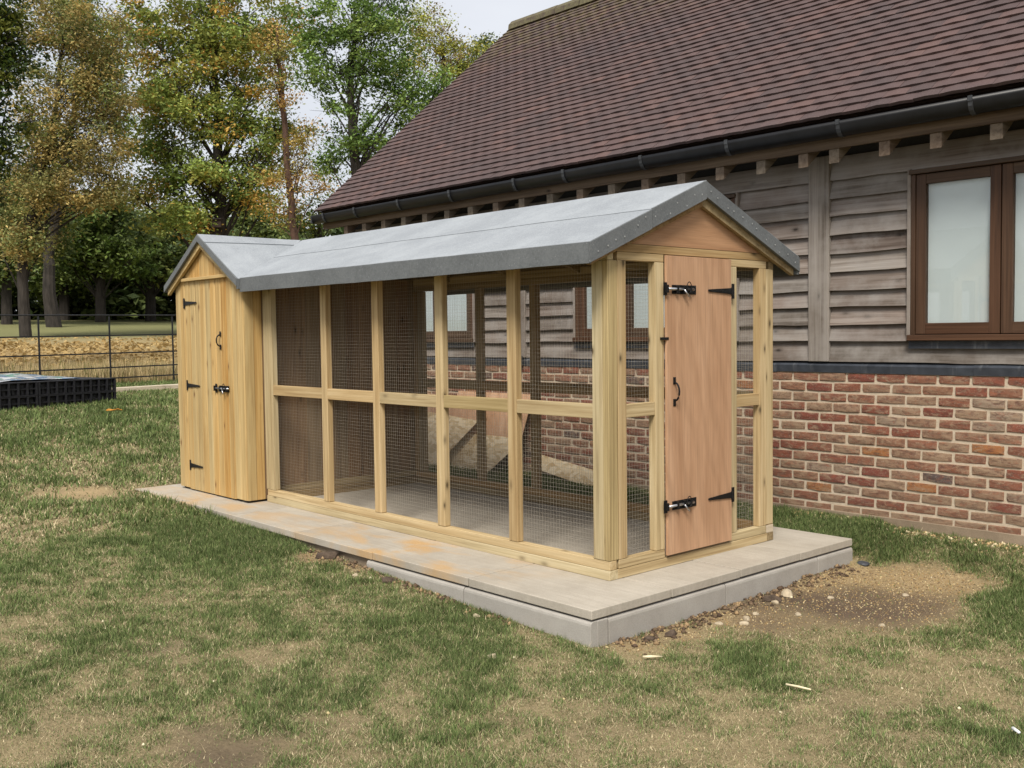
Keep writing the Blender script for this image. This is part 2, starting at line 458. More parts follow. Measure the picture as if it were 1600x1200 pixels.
def tile_mat(name, per_object):
    m = NT(name)
    rnd = m.n("ObjectInfo").outputs["Random"] if per_object else m.n("Attribute", dict(attribute_name="rnd")).outputs["Fac"]
    col = m.ramp(rnd, [(0.0, (0.068, 0.048, 0.047)), (0.35, (0.080, 0.054, 0.052)), (0.8, (0.092, 0.060, 0.057)), (1.0, (0.112, 0.069, 0.062))])
    g = m.n("NewGeometry").outputs["Position"]
    n = m.noise(g, 1.1, 5.0, 0.6)
    f = m.noise(g, 70.0, 4.0, 0.65)
    col = m.mix(m.ramp(n, [(0.46, 0.0), (0.66, 0.45)]), col, (0.062, 0.05, 0.052))
    col = m.mix(m.ramp(f, [(0.56, 0.0), (0.72, 0.35)]), col, (0.19, 0.155, 0.135))
    # moss gathers towards the ridge
    z = m.n("SeparateXYZ", None, i0=g).outputs[2]
    ms = m.math('MULTIPLY', m.ramp(m.math('MULTIPLY', m.math('SUBTRACT', z, 5.0), 1.0), [(0.0, 0.0), (1.0, 0.75)]), m.ramp(m.noise(g, 9.0, 6.0, 0.7), [(0.45, 0.0), (0.6, 1.0)]))
    col = m.mix(ms, col, (0.135, 0.115, 0.045))
    return m.bsdf(col, 0.85, m.bump(f, 0.4, 0.003), spec=0.25)
TILE = tile_mat("clay_plain_tile", True)
TILE_S = tile_mat("clay_plain_tile_far", False)
def ridge_mat():
    m = NT("mossy_ridge_tile")
    g = m.n("NewGeometry").outputs["Position"]
    n = m.noise(g, 14.0, 6.0, 0.7)
    return m.bsdf(m.ramp(n, [(0.35, (0.075, 0.056, 0.046)), (0.5, (0.10, 0.088, 0.05)), (0.65, (0.14, 0.125, 0.07))]), 0.95, m.bump(n, 0.7, 0.01))
RIDGE = ridge_mat()

def glass_mat():
    m = NT("window_glass")
    fc = m.n("LayerWeight", None, Blend=0.5).outputs["Facing"]
    lw = m.math('ADD', 0.04, m.math('MULTIPLY', m.math('POWER', fc, 5.0), 0.9))
    t = m.n("BsdfTransparent", None, Color=(0.93, 0.95, 0.95, 1))
    g = m.n("BsdfGlossy", None, Roughness=0.02)
    mx = m.n("MixShader", None, i0=m.math('ADD', lw, 0.02), i1=t.outputs[0], i2=g.outputs[0])
    m.t.links.new(mx.outputs[0], m.out.inputs[0])
    return m.mat
GLASS = glass_mat()

def attr_col(name, rough=0.9, trans=0.0, bump=False, spec=0.2):
    m = NT(name)
    a = m.n("Attribute", dict(attribute_name="col")).outputs["Color"]
    nrm = None
    if bump:
        g = m.n("NewGeometry").outputs["Position"]
        f = m.noise(g, 55.0, 6.0, 0.75)
        f2 = m.noise(g, 9.0, 5.0, 0.65)
        a = m.mix(m.ramp(f, [(0.33, 0.45), (0.55, 0.0)]), a, m.mix(1.0, a, (0.45, 0.42, 0.36), 'MULTIPLY'))
        a = m.mix(m.ramp(f, [(0.55, 0.0), (0.75, 0.4)]), a, m.mix(1.0, a, (1.6, 1.55, 1.45), 'MULTIPLY'))
        nrm = m.bump(m.math('ADD', f, f2), 0.8, 0.02)
    mat = m.bsdf(a, rough, nrm, spec=spec)
    if trans:
        b = [n for n in m.t.nodes if n.type == 'BSDF_PRINCIPLED'][0]
        tr = m.n("BsdfTranslucent", None, Color=a)
        mx = m.n("MixShader", None, i0=trans, i1=b.outputs[0], i2=tr.outputs[0])
        m.t.links.new(mx.outputs[0], m.out.inputs[0])
    return mat
GROUND = attr_col("turf_soil", 0.95, 0, True)
BLADE = attr_col("grass_blade", 0.7, 0.25)
LEAF = attr_col("tree_leaf", 0.6, 0.30)
def bark(name, a, b):
    m = NT(name)
    n = m.noise(m.coords((5, 5, 1.2)), 1.5, 6.0, 0.7)
    return m.bsdf(m.ramp(n, [(0.35, a), (0.65, b)]), 0.95, m.bump(n, 0.8, 0.03))
BARK = bark("grey_bark", (0.015, 0.0125, 0.010), (0.042, 0.035, 0.029))
BARK_RED = bark("red_pine_bark", (0.045, 0.026, 0.018), (0.10, 0.056, 0.038))

# ------------------------------------------------------------------ ground
GX = [-400, -100, -57, -36.6, -15.3, -11.4, -8.0, -5.7, -4.6, -3.0, -1.7, -0.65, 0.4, 3.0, 12, 400]
GZ = [5.0, 3.3, 2.6, 1.55, 0.57, 0.47, 0.16, 0.0, -0.02, -0.065, -0.115, -0.165, -0.197, -0.21, -0.22, -0.3]
def smooth(a, b, x):
    t = np.clip((x - a) / (b - a), 0, 1)
    return t * t * (3 - 2 * t)
def ground_z(x, y):
    x = np.asarray(x, float); y = np.asarray(y, float)
    b = np.interp(x, GX, GZ)
    back = smooth(2.2, 3.05, y) * smooth(-8.5, -6.5, x)             # bank up against the barn
    behind = smooth(1.2, 1.5, y) * smooth(-6.6, -5.6, x) * (1 - smooth(0.1, 0.5, x))
    b = b + (-0.055 - b) * behind
    b = b + np.clip(-0.085 - b, 0, 1) * back
    near = (np.abs(x) < 30) & (np.abs(y) < 30)
    b = b + near * (0.016 * (fbm(x, y, 3, 1.7) - 0.5) + 0.02 * (fbm(x, y, 3, 0.6) - 0.5))
    under = (x < 0.34) & (x > -5.70) & (y > -0.52) & (y < 2.09)
    return np.where(under, -0.30, b)

# (x, y, radius, dgreen, dbare, sand)  growth, bare earth and building sand
PATCH = [(-3.2, -0.85, 0.75, .55, 0, 0), (-4.4, -0.8, 0.6, .5, 0, 0), (-2.2, -0.95, 0.6, .55, 0, 0), (-1.2, -1.0, 0.4, .35, 0, 0), (-1.5, -1.9, .5, .15, 0, 0),
         (0.27, -2.63, 0.28, -.3, .8, 0), (0.05, -0.95, 0.4, .35, 0, 0), (-0.5, -0.75, 0.3, .25, 0, 0),
         (-5.9, -1.1, 0.35, -.3, 0, .9), (-5.6, -0.95, .3, -.3, 0, .6), (-2.15, -0.58, 0.22, -.9, .2, 1.1), (-1.75, -0.58, .12, -.9, .6, .6),
         (0.88, 1.15, 0.52, -1.1, 1.1, 0), (0.62, 0.55, 0.26, -.9, .8, .35), (0.50, 0.0, .14, -.8, .3, .8), (0.50, -0.35, 0.13, -.8, .1, .9), (1.08, 1.5, .42, -.8, .8, .15), (0.46, 0.35, .12, -.8, .5, .7),
         (0.72, 2.0, 0.36, -.9, .1, 1.2), (1.0, 2.1, 0.28, -.9, .1, 1.1), (0.48, 1.75, .2, -.9, 0, 1.1), (0.45, 1.35, .14, -.9, .3, .9),
         (1.55, 1.75, 0.55, .5, 0, 0), (1.48, 0.42, 0.28, .4, 0, 0), (1.25, -0.12, 0.38, .45, 0, 0), (1.0, 2.55, 0.25, .5, 0, 0), (0.5, 2.6, .35, .5, -.3, 0), (2.0, 2.1, .6, .45, 0, 0), (0.0, 2.5, .4, .4, -.3, 0),
         (1.95, 0.25, 0.4, -.35, .25, 0), (1.57, -0.95, 0.4, -.25, .1, 0), (1.2, -1.35, .4, -.25, 0, 0), (1.75, -.3, .22, -.3, .35, 0), (2.3, -0.1, .35, .35, 0, 0), (0.9, -0.75, .2, .2, 0, 0)]
def growth(x, y):
    g = (fbm(x, y, 4, 0.9) - 0.5) * 0.9 + (fbm(x + 40, y + 11, 4, 3.1) - 0.5) * 1.3 + (fbm(x - 4, y + 71, 3, 11.0) - 0.5) * 1.2 + 0.47
    bare = (fbm(x - 21, y + 33, 4, 1.3) - 0.66) * 2.2
    sand = np.zeros_like(g)
    for px, py, r, dg, db, ds in PATCH:
        d = np.exp(-((x - px) ** 2 + (y - py) ** 2) / (r * r))
        g = g + dg * d; bare = bare + db * d; sand = sand + ds * d
    behind = (y > 1.7) & (x > -6) & (x < .36)
    g = g + behind * 0.5
    sand = sand * (0.30 + 1.0 * fbm(x, y, 4, 6.0))
    return np.clip(g, 0, 1), np.clip(bare, 0, 1), np.clip(sand, 0, 1)

def lin(r, g, b):
    f = lambda c: ((c / 255 + 0.055) / 1.055) ** 2.4 if c > 10 else c / 255 / 12.92
    return np.array([f(r), f(g), f(b)])
C_STRAW, C_GREEN, C_SOIL, C_SAND = lin(142, 128, 97), lin(78, 82, 50), lin(96, 82, 69), lin(160, 140, 106)
C_FIELD, C_LITTER, C_FAR = lin(150, 136, 100), lin(148, 126, 86), lin(116, 116, 78)
def ground_col(x, y):
    g, b, s = growth(x, y)
    m = lambda c0, c1, t: c0 * (1 - t[:, None]) + c1 * t[:, None]
    c = m(np.tile(C_STRAW, (len(x), 1)), C_GREEN, 0.75 * g)
    c = m(c, C_SOIL, b)
    c = m(c, C_SAND, s)
    n = fbm(x, y, 4, 0.35)
    beyond = smooth(-15.2, -16.0, x)                                 # past the estate fence: dry meadow, then a green ride
    c = m(c, C_FIELD, beyond)
    c = m(c, C_LITTER, smooth(-19, -24, x) * smooth(-34, -29, x) * np.clip(n * 2.2 - .3, 0, 1))
    c = m(c, C_FAR, smooth(-33, -37, x))
    c = m(c, lin(60, 58, 36), smooth(-54, -60, x))
    return c * (0.85 + 0.3 * fbm(x + 7, y - 3, 3, 5.0))[:, None]

def axis_pts(lo, hi, step, far):
    a = list(np.arange(lo, hi + 1e-6, step))
    s = step; x = hi; r = []
    while x < far: s *= 1.14; x += s; r.append(x)
    s = step; x = lo; l = []
    while x > -far: s *= 1.14; x -= s; l.append(x)
    return np.array(l[::-1] + a + r)
ax = axis_pts(-6.5, 4.2, 0.045, 900); ay = axis_pts(-4.6, 3.2, 0.045, 900)
X, Y = np.meshgrid(ax, ay, indexing='ij')
xf, yf = X.ravel(), Y.ravel()
Vg = np.stack([xf, yf, ground_z(xf, yf)], 1)
nx, ny = len(ax), len(ay)
I = np.arange(nx * ny).reshape(nx, ny)
Fg = np.stack([I[:-1, :-1], I[1:, :-1], I[1:, 1:], I[:-1, 1:]], -1).reshape(-1, 4)
tag(obj("ground", np_mesh("ground", Vg, Fg, GROUND, ground_col(xf, yf), smooth=True)), kind='structure')

# ------------------------------------------------------------------ paving
def in_paving(x, y, pad=0.0): return (x < 0.366 + pad) & (x > -5.733 - pad) & (y > -0.546 - pad) & (y < 2.114 + pad)
bed = MB().box((-5.70, -0.51, -0.28), (0.33, 2.08, -0.052))
paving = bed.build("pavement", FOOTING, kind='structure')
xs = [0.366 - 1.0165 * i for i in range(7)]; ys = [-0.546 + 0.665 * i for i in range(5)]
for i in range(6):
    for j in range(4):
        dz = random.uniform(-0.002, 0.002)
        MB().box((xs[i+1] + .004, ys[j] + .004, -0.05 + dz), (xs[i] - (.004 if i else 0), ys[j+1] - .004, dz)).build("slab", SLAB, paving, 0.004)
def kerb(p0, p1, outward):
    """edging kerb with a rounded top arris, from p0 to p1 (x, y), outward = unit normal"""
    d = Vector((p1[0]-p0[0], p1[1]-p0[1], 0)); n = Vector((*outward, 0)); a = Vector((*p0, 0))
    prof = [(-.05, -.215), (0, -.215), (0, -.085)] + [(-.022 + .022 * math.cos(t), -.085 + .024 * math.sin(t)) for t in (R(30), R(60), R(90))] + [(-.05, -.061)]
    MB().extrude([tuple(a + n * u + Vector((0, 0, w))) for u, w in prof], d).build("kerb", KERB, paving, 0.002)
for a, b in ((-1.725, -0.694), (-0.686, 0.3645)): kerb((a, -0.548), (b, -0.548), (0, -1))
for a, b in ((-0.41, 0.628), (0.636, 1.658), (1.666, 2.112)): kerb((0.368, a), (0.368, b), (1, 0))
MB().box((0.33, -0.5, -0.215), (0.366, -0.414, -0.061)).build("kerb", KERB, paving, 0.006)

# ------------------------------------------------------------------ barn
barn = empty("barn", (-1.5, 2.6, 0.0), "timber clad barn with red brick plinth and steep clay tiled roof", "barn")
YB = 2.384
BX0, BX1 = -6.42, 4.3
wall = MB().box((BX0, YB + .0055, -0.25), (BX1, YB + .24, 1.20))
brick_wall = wall.build("brick_wall", MORTAR, barn)
MB().box((BX0, YB - .012, -0.2), (BX1, YB + .02, 0.128)).build("footing", FOOTING, barn, 0.004)
def brick_mesh(k):
    rr = random.Random(100 + k)
    L, H, D = 0.2115, 0.0608, 0.045
    j = lambda s: rr.uniform(-s, s)
    front = [(0.007 + j(.005), j(.0035) - .001, 0.006 + j(.004)), (L * .5, -.002 + j(.002), .003 + j(.002)), (L - 0.006 + j(.003), j(.0025) - .001, 0.005 + j(.003)), (L - .004 + j(.002), -.001, H * .5),
             (L - 0.006 + j(.003), j(.0025) - .001, H - 0.005 + j(.003)), (L * .5, -.002 + j(.002), H - .003 + j(.002)), (0.006 + j(.003), j(.0025) - .001, H - 0.005 + j(.003)), (.004 + j(.002), -.001, H * .5)]
    ring = [(0, .009, 0), (L*.5, .009, 0), (L, .009, 0), (L, .009, H*.5), (L, .009, H), (L*.5, .009, H), (0, .009, H), (0, .009, H*.5)]
    back = [(x, D, z) for x, y, z in ring]
    fs = [(8,0,7),(8,7,6),(8,6,5),(8,5,4),(8,4,3),(8,3,2),(8,2,1),(8,1,0)]
    vs = front + [(L*.5 + j(.02), -.004, H*.5)] + ring + back
    fs += [(i, (i+1) % 8, 9 + (i+1) % 8, 9 + i) for i in range(8)] + [(9+i, 9+(i+1) % 8, 17+(i+1) % 8, 17+i) for i in range(8)]
    return MB().add(vs, fs)
BM = [brick_mesh(k) for k in range(10)]
BME = [b.mesh("brick", BRICK) for b in BM]
cand = []
for row in range(14):
    z0 = 1.153 - 0.075 * (row + 1) + 0.005
    ph = -0.3927 + (0.1125 if row % 2 == 0 else 0.0)
    k0 = int((BX0 - ph) / 0.225) + 1
    for k in range(k0, int((BX1 - ph) / 0.225)):
        cand.append((ph + 0.225 * k + random.uniform(-.004, .004), z0 + random.uniform(-.0015, .0015)))
vis = [c for c in cand if c[0] < 1.55]
vis.sort(key=lambda c: (c[0] - 4.0) ** 2)
near_set = set(vis[:300])
bo = base_of(brick_wall)
far_v, far_f, far_r = [], [], []
for c in cand:
    k = random.randrange(10)
    if c in near_set:
        o = obj("brick", BME[k], brick_wall)
        o.location = Vector((c[0], YB + random.uniform(-.002, .003), c[1])) - bo
        o.rotation_euler = (random.uniform(-.02, .02), random.uniform(-.006, .006), random.uniform(-.008, .008))
    else:
        b = len(far_v); r_ = random.random()
        far_v += [(x + c[0], y + YB, z + c[1]) for x, y, z in BM[k].v]
        far_f += [tuple(i + b for i in f) for f in BM[k].f]
        far_r += [r_] * len(BM[k].v)
fb = MB(); fb.v, fb.f, fb.mi = far_v, far_f, [0] * len(far_f)
o = fb.build("brickwork", BRICK_S, brick_wall, kind='stuff')
at = o.data.attributes.new("rnd", 'FLOAT', 'POINT'); at.data.foreach_set("value", far_r)

# lead flashing over the plinth
lf = MB()
for x0 in np.arange(BX0, BX1, 1.5):
    x1 = min(x0 + 1.5, BX1)
    lf.extrude([(x0, YB - .006, 1.148 + random.uniform(-.004, .004)), (x0, YB - .012, 1.20), (x0, YB + .03, 1.232), (x0, YB + .05, 1.232), (x0, YB + .05, 1.15)], (x1 - x0 - .002, 0, random.uniform(-.004, .004)))
lf.build("lead_flashing", LEAD, barn)

# framed wall: posts, weatherboards, windows
POSTS = [(-6.42, -6.28), (-3.39, -3.268), (-0.15, 0.02), (3.10, 3.26)]
WINS = [(-5.83, -4.06), (-2.58, -0.805), (0.645, 2.42)]
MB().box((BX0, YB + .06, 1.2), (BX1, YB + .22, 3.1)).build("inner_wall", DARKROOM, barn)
for a, b in POSTS:
    MB().box((a, YB - .012, 1.226), (b, YB + .1, 2.735)).build("post", oak_post, barn, 0.006)
rows = [1.228, 1.375, 1.498, 1.625, 1.75, 1.886, 2.022, 2.155, 2.29, 2.414, 2.55, 2.70]
def weatherboard(x0, x1, z0, z1):
    n = max(2, int((x1 - x0) / 0.12))
    vs, fs = [], []
    ph = random.uniform(0, 100)
    sag = random.uniform(-.004, .004)
    for i in range(n + 1):
        x = x0 + (x1 - x0) * i / n
        w = 0.012 * (fbm(np.array([x * 2.0 + ph]), np.array([ph]), 3)[0] - .5) * 2 + sag * math.sin(3 * i / n)
        zb = z0 + w
        yb = YB + 0.004 + 0.004 * math.sin(ph + x * 3)
        vs += [(x, yb - .006, zb), (x, YB + .036, z1 + .022), (x, YB + .046, z1 + .022), (x, yb + .009, zb)]
    for i in range(n):
        b = 4 * i
        for k in range(4):
            fs.append((b + k, b + (k+1) % 4, b + 4 + (k+1) % 4, b + 4 + k))
    fs += [(0, 1, 2, 3), (4*n, 4*n+1, 4*n+2, 4*n+3)]
    MB().add(vs, fs).build("weatherboard", oak_board, barn)
for r in range(len(rows) - 1):
    z0, z1 = rows[r], rows[r+1]
    for k in range(len(POSTS)):
        a = POSTS[k][1] + .002
        b = POSTS[k+1][0] - .002 if k + 1 < len(POSTS) else BX1
        win = [w for w in WINS if a < w[0] < b]
        if win and 1 <= r <= 9:
            weatherboard(a, win[0][0] - .028, z0, z1)
            weatherboard(win[0][1] + .028, b, z0, z1)
        else:
            weatherboard(a, b, z0, z1)
WZ0, WZ1 = 1.380, 2.545
for wi, (a, b) in enumerate(WINS):
    for x in (a - .026, b + .002):
        MB().box((x, YB - .014, WZ0), (x + .024, YB + .05, WZ1 + .01)).build("window_jamb_batten", oak_post, barn, 0.002)
    fr = MB()
    fr.box((a, YB - .010, WZ0 + .04), (a + .030, YB + .07, WZ1 - .03))
    win = fr.build("window", stain['Z'], barn, 0.002)
    MB().box((b - .030, YB - .010, WZ0 + .04), (b, YB + .07, WZ1 - .03)).build("frame_side", stain['Z'], win, 0.002)
    MB().box((a - .01, YB - .030, WZ1 - .03), (b + .01, YB + .07, WZ1)).build("head", stain['X'], win, 0.003)
    MB().box((a - .01, YB - .045, WZ0), (b + .01, YB + .07, WZ0 + .04)).build("sill", stain['X'], win, 0.004)
    MB().box((a - .01, YB - .012, WZ0 - .055), (b + .01, YB + .0, WZ0 - .002)).build("sill_flashing", LEAD, win)
    n = 3
    w = (b - a - .06) / n
    for i in range(n):
        s0 = a + .03 + w * i + .004; s1 = s0 + w - .008; zb, zt = WZ0 + .044, WZ1 - .034
        st = .068
        y0, y1 = YB - .004, YB + .05
        for u in (s0, s1 - st): MB().box((u, y0, zb), (u + st, y1, zt)).build("sash_stile", stain['Z'], win, 0.003)
        MB().box((s0 + st, y0 + .002, zb), (s1 - st, y1, zb + .075)).build("sash_rail", stain['X'], win, 0.003)
        MB().box((s0 + st, y0 + .002, zt - st), (s1 - st, y1, zt)).build("sash_rail", stain['X'], win, 0.003)
        MB().box((s0 + st - .004, y0 + .018, zb + .07), (s1 - st + .004, y0 + .024, zt - st + .004)).build("pane", GLASS, win)
        MB().box((s0 + st - .006, y0 + .042, zb + .066), (s1 - st + .006, y0 + .045, zt - st + .006)).build("blind", BLIND, win)
# small hood on the foot of the far post
MB().extrude([(-3.36, YB - .02, 1.15), (-3.36, YB - .06, 1.15), (-3.36, YB - .055, 1.22), (-3.36, YB - .03, 1.245), (-3.36, YB - .02, 1.245)], (0.075, 0, 0)).build("vent_cowl", BRACKET, barn, 0.004)

# eaves
TAN = 0.862
def roof_z(y): return 2.925 + (y - 2.03) * TAN
MB().extrude([(BX0 - .06, 2.105, 2.725), (BX0 - .06, 2.105, 2.80), (BX0 - .06, 2.135, 2.83), (BX0 - .06, 2.135, 2.725)], (BX1 - BX0 + .06, 0, 0)).build("fascia", oak_eave, barn, 0.003)
MB().extrude([(BX0, 2.137, 2.77), (BX0, 2.50, 2.77 + .363 * TAN), (BX0, 2.50, 2.785 + .363 * TAN), (BX0, 2.137, 2.785)], (BX1 - BX0, 0, 0)).build("sarking_board", oak_eave, barn)
tails = [1.279, 0.893, 0.54, 0.166, -0.073] + [-0.43 - 0.375 * i for i in range(16)] + [1.65, 2.02, 2.4, 2.78, 3.15, 3.5, 3.9]
for x in tails:
    dx = random.uniform(-.004, .004)
    MB().extrude([(x + dx, 2.118, 2.625), (x + dx, 2.118, 2.722), (x + dx, 2.137, 2.768), (x + dx, 2.46, 2.768 + .323 * TAN), (x + dx, 2.46, 2.625 + .30 * TAN)], (.078, 0, 0)).build("rafter_tail", tail_oak, barn, 0.003)
# gutter
gp = []
for t in range(9):
    an = math.pi + math.pi * t / 8
    gp.append((2.045 + .060 * math.cos(an), 2.862 + .075 * math.sin(an)))
prof = [(gp[0][0] - .004, 2.885)] + gp + [(gp[-1][0], 2.885), (gp[-1][0] - .005, 2.885)] + [(2.045 + (y - 2.045) * .9, 2.866 + (z - 2.862) * .93) for y, z in gp[::-1]] + [(gp[0][0] + .008, 2.885)]
gut = MB().extrude([(-6.55, y, z) for y, z in prof], (BX1 + 6.55, 0, 0)).build("gutter", GUTTER, barn)
gut.data.polygons.foreach_set("use_smooth", [len(p.vertices) == 4 for p in gut.data.polygons])
for x in (1.20, 0.30, -0.62, -1.46, -2.35, -3.0, -3.95, -4.82, -5.65, -6.3, 2.1, 3.0):
    br = MB()
    for (y0, z0), (y1, z1) in zip(gp[:-1], gp[1:]):
        f = lambda y, z: (2.045 + (y - 2.045) * 1.10, 2.862 + (z - 2.862) * 1.08)
        a0, a1 = f(y0, z0), f(y1, z1)
        br.add([(x, a0[0], a0[1]), (x, a1[0], a1[1]), (x + .028, a1[0], a1[1]), (x + .028, a0[0], a0[1]), (x, y0, z0), (x, y1, z1), (x + .028, y1, z1), (x + .028, y0, z0)],
               [(0,1,2,3),(4,5,6,7),(0,1,5,4),(2,3,7,6)])
    br.box((x, 1.975, 2.860), (x + .028, 1.99, 2.893))
    br.build("bracket", BRACKET, gut)
MB().box((-6.56, 1.98, 2.79), (-6.54, 2.11, 2.89)).build("stop_end", BRACKET, gut, 0.01)

# roof
VX0, VX1 = -6.51, 4.4
RY, RZ = 5.21, roof_z(5.21)
deck = MB().extrude([(VX0 + .03, 2.06, roof_z(2.06) - .03), (VX0 + .03, RY, RZ - .03), (VX0 + .03, 2 * RY - 2.06, roof_z(2.06) - .03), (VX0 + .03, 2 * RY - 2.2, roof_z(2.06) - .14), (VX0 + .03, RY, RZ - .2), (VX0 + .03, 2.2, roof_z(2.06) - .05)], (VX1 - VX0 - .06, 0, 0))
roof = deck.build("roof", TILE_S, barn)
at = roof.data.attributes.new("rnd", 'FLOAT', 'POINT'); at.data.foreach_set("value", [0.4] * len(roof.data.vertices))
MB().extrude([(BX0, YB + .1, 1.2), (BX0, 2 * RY - YB, 1.2), (BX0, 2 * RY - YB, 3.0), (BX0, RY, RZ - .25), (BX0, YB + .1, 3.05)], (.05, 0, 0)).build("gable_wall", oak_board, barn)
MB().box((BX0, 2 * RY - YB - .2, -.2), (BX1, 2 * RY - YB, 3.0)).build("rear_wall", MORTAR, barn)
al = math.atan(TAN)
GA, TW, TL = 0.100, 0.167, 0.262
e_s = Vector((0, math.cos(al), math.sin(al))); e_n = Vector((0, -math.sin(al), math.cos(al)))
slope_len = (RY - 2.02) / math.cos(al)
ncourse = int(slope_len / GA)
def tile_mesh(k):
    rr = random.Random(500 + k)
    w, l, t = TW - .0006, TL, 0.022
    j = lambda s: rr.uniform(-s, s)
    lift = 0.033 + j(.002); cam_ = 0.003 + j(.002)
    vs = []
    for u, n in ((j(.003), lift), (l, -.004)):          # tail and head
        for i in range(3):
            x = w * i / 2
            c = cam_ if i == 1 else j(.0015)
            p = e_s * (u + (j(.002) if u < .1 else 0)) + e_n * (n + c)
            q = p - e_n * t
            vs += [(x, p.y, p.z), (x, q.y, q.z)]
    # index: (row r, col i, top/bottom) = r*6 + i*2 + b
    f = []
    for i in range(2):
        f += [(i*2, (i+1)*2, 6+(i+1)*2, 6+i*2), (i*2+1, 6+i*2+1, 6+(i+1)*2+1, (i+1)*2+1), (i*2, i*2+1, (i+1)*2+1, (i+1)*2)]
    f += [(0, 6, 7, 1), (4, 5, 11, 10)]
    return MB().add(vs, f)
TM = [tile_mesh(k) for k in range(10)]
TME = [t.mesh("tile", TILE) for t in TM]
tiles = []
for c in range(ncourse):
    off = (TW / 2 if c % 2 else 0)
    nt = int((VX1 - VX0 - off) / TW)
    for i in range(nt):
        p = Vector((0, 2.02, roof_z(2.02))) + e_s * (c * GA)
        tiles.append((VX0 + off + i * TW + random.uniform(-.002, .002), p.y, p.z))
    if off: tiles.append((VX0 - 0.0, *(Vector((0, 2.02, roof_z(2.02))) + e_s * (c * GA)).yz))
CP = Vector((3.9989, -4.3689, 1.46))
def in_view(q):
    d = Vector(q) - CP; z = d.dot(fw)
    u = d.dot(rt) / z; v = d.dot(up) / z
    return z > 0 and abs(u) < .505 and abs(v) < .379
seen = sorted([t for t in tiles if in_view(t)], key=lambda q: (Vector(q) - CP).length)
near_t = set(seen[:300])
tb = MB(); tr = []
ro = base_of(roof)
for q in tiles:
    k = random.randrange(10)
    if q in near_t:
        o = obj("tile", TME[k], roof, Vector(q) - ro)
    else:
        tb.add([(x + q[0], y + q[1], z + q[2]) for x, y, z in TM[k].v], TM[k].f); tr += [random.random()] * len(TM[k].v)
o = tb.build("tiling", TILE_S, roof, kind='stuff')
at = o.data.attributes.new("rnd", 'FLOAT', 'POINT'); at.data.foreach_set("value", tr)
for i in range(int((VX1 - VX0) / .45)):
    x = VX0 + .06 + .45 * i
    rr_ = [0.125 + random.uniform(-.006, .006)] * 2
    a0 = [R(t) for t in (-8, 25, 60, 90, 120, 155, 188)]
    ring = [(RY + .135 * math.cos(t), RZ - .035 + .125 * math.sin(t)) for t in a0]
    inn = [(RY + .115 * math.cos(t), RZ - .035 + .105 * math.sin(t)) for t in a0[::-1]]
    MB().extrude([(x, y, z) for y, z in ring + inn], (.442, 0, random.uniform(-.006, .006))).build("ridge_tile", RIDGE, roof, 0.004)

# barn scaled about the camera; the brick plinth stands about 1.3 m clear of the run
barn.scale = (1.1, 1.1, 1.1)
barn.location = (-2.050, 3.297, -0.146)
WALL_Y = 3.06

# ------------------------------------------------------------------ the run with its shed
run = empty("poultry_house", (-2.0, 0.8, 0.0), "timber poultry run with grey felt roof and boarded shed end, on paved plinth", "poultry house")
W, L = 1.690, 4.115
SW, SD = 0.083, 0.052
def bar(name, a, b, m, bev=0.003, **k): return MB().box(a, b).build(name, m, run, bev, **k)
# base frame
for y0, y1 in ((0, .075), (W - .075, W)):
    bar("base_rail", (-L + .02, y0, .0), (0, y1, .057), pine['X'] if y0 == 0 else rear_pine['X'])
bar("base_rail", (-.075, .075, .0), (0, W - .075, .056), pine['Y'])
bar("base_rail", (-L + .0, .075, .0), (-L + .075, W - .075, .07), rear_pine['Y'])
# front and rear long panels
FX = [(-4.033, -3.950), (-3.149, -3.066), (-2.416, -2.333), (-1.639, -1.556), (-0.883, -0.800), (-0.129, -0.047)]
for side in (0, 1):
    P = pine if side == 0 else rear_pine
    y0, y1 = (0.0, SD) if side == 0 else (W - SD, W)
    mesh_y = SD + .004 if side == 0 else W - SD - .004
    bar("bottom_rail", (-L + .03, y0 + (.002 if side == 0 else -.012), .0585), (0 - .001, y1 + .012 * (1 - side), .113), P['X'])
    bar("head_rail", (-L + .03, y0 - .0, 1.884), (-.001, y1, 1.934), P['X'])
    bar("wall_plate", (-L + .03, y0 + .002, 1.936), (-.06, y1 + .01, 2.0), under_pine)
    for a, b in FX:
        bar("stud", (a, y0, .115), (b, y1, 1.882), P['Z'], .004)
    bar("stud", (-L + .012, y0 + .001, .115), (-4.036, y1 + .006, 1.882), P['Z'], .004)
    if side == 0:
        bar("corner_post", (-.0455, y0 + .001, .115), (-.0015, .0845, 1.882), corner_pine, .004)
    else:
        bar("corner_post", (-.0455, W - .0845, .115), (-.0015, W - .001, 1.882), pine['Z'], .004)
    for i in range(5):
        a, b = FX[i][1] + .001, FX[i+1][0] - .001
        z = 0.951 + random.uniform(-.003, .003)
        bar("mid_rail", (a, y0 + .003, z), (b, y1 - .004, z + .086), (green_pine if (i == 3 and side == 0) else P['X']), .003)
    # welded mesh stapled to the inside, one sheet for each bay
    for i in range(5):
        a, b = FX[i][0] + .03, FX[i+1][1] - .03
        mb = MB(); t = .00038
        for x in np.arange(a, b, .0254):
            mb.box((x - t, mesh_y - t, .09), (x + t, mesh_y + t, 1.90))
        for z in np.arange(.09 + .007 * i, 1.90, .0254):
            mb.box((a, mesh_y - t + .0014, z - t), (b, mesh_y + t + .0014, z + t))
        mb.build("wire_mesh", GALV, run, kind='stuff')
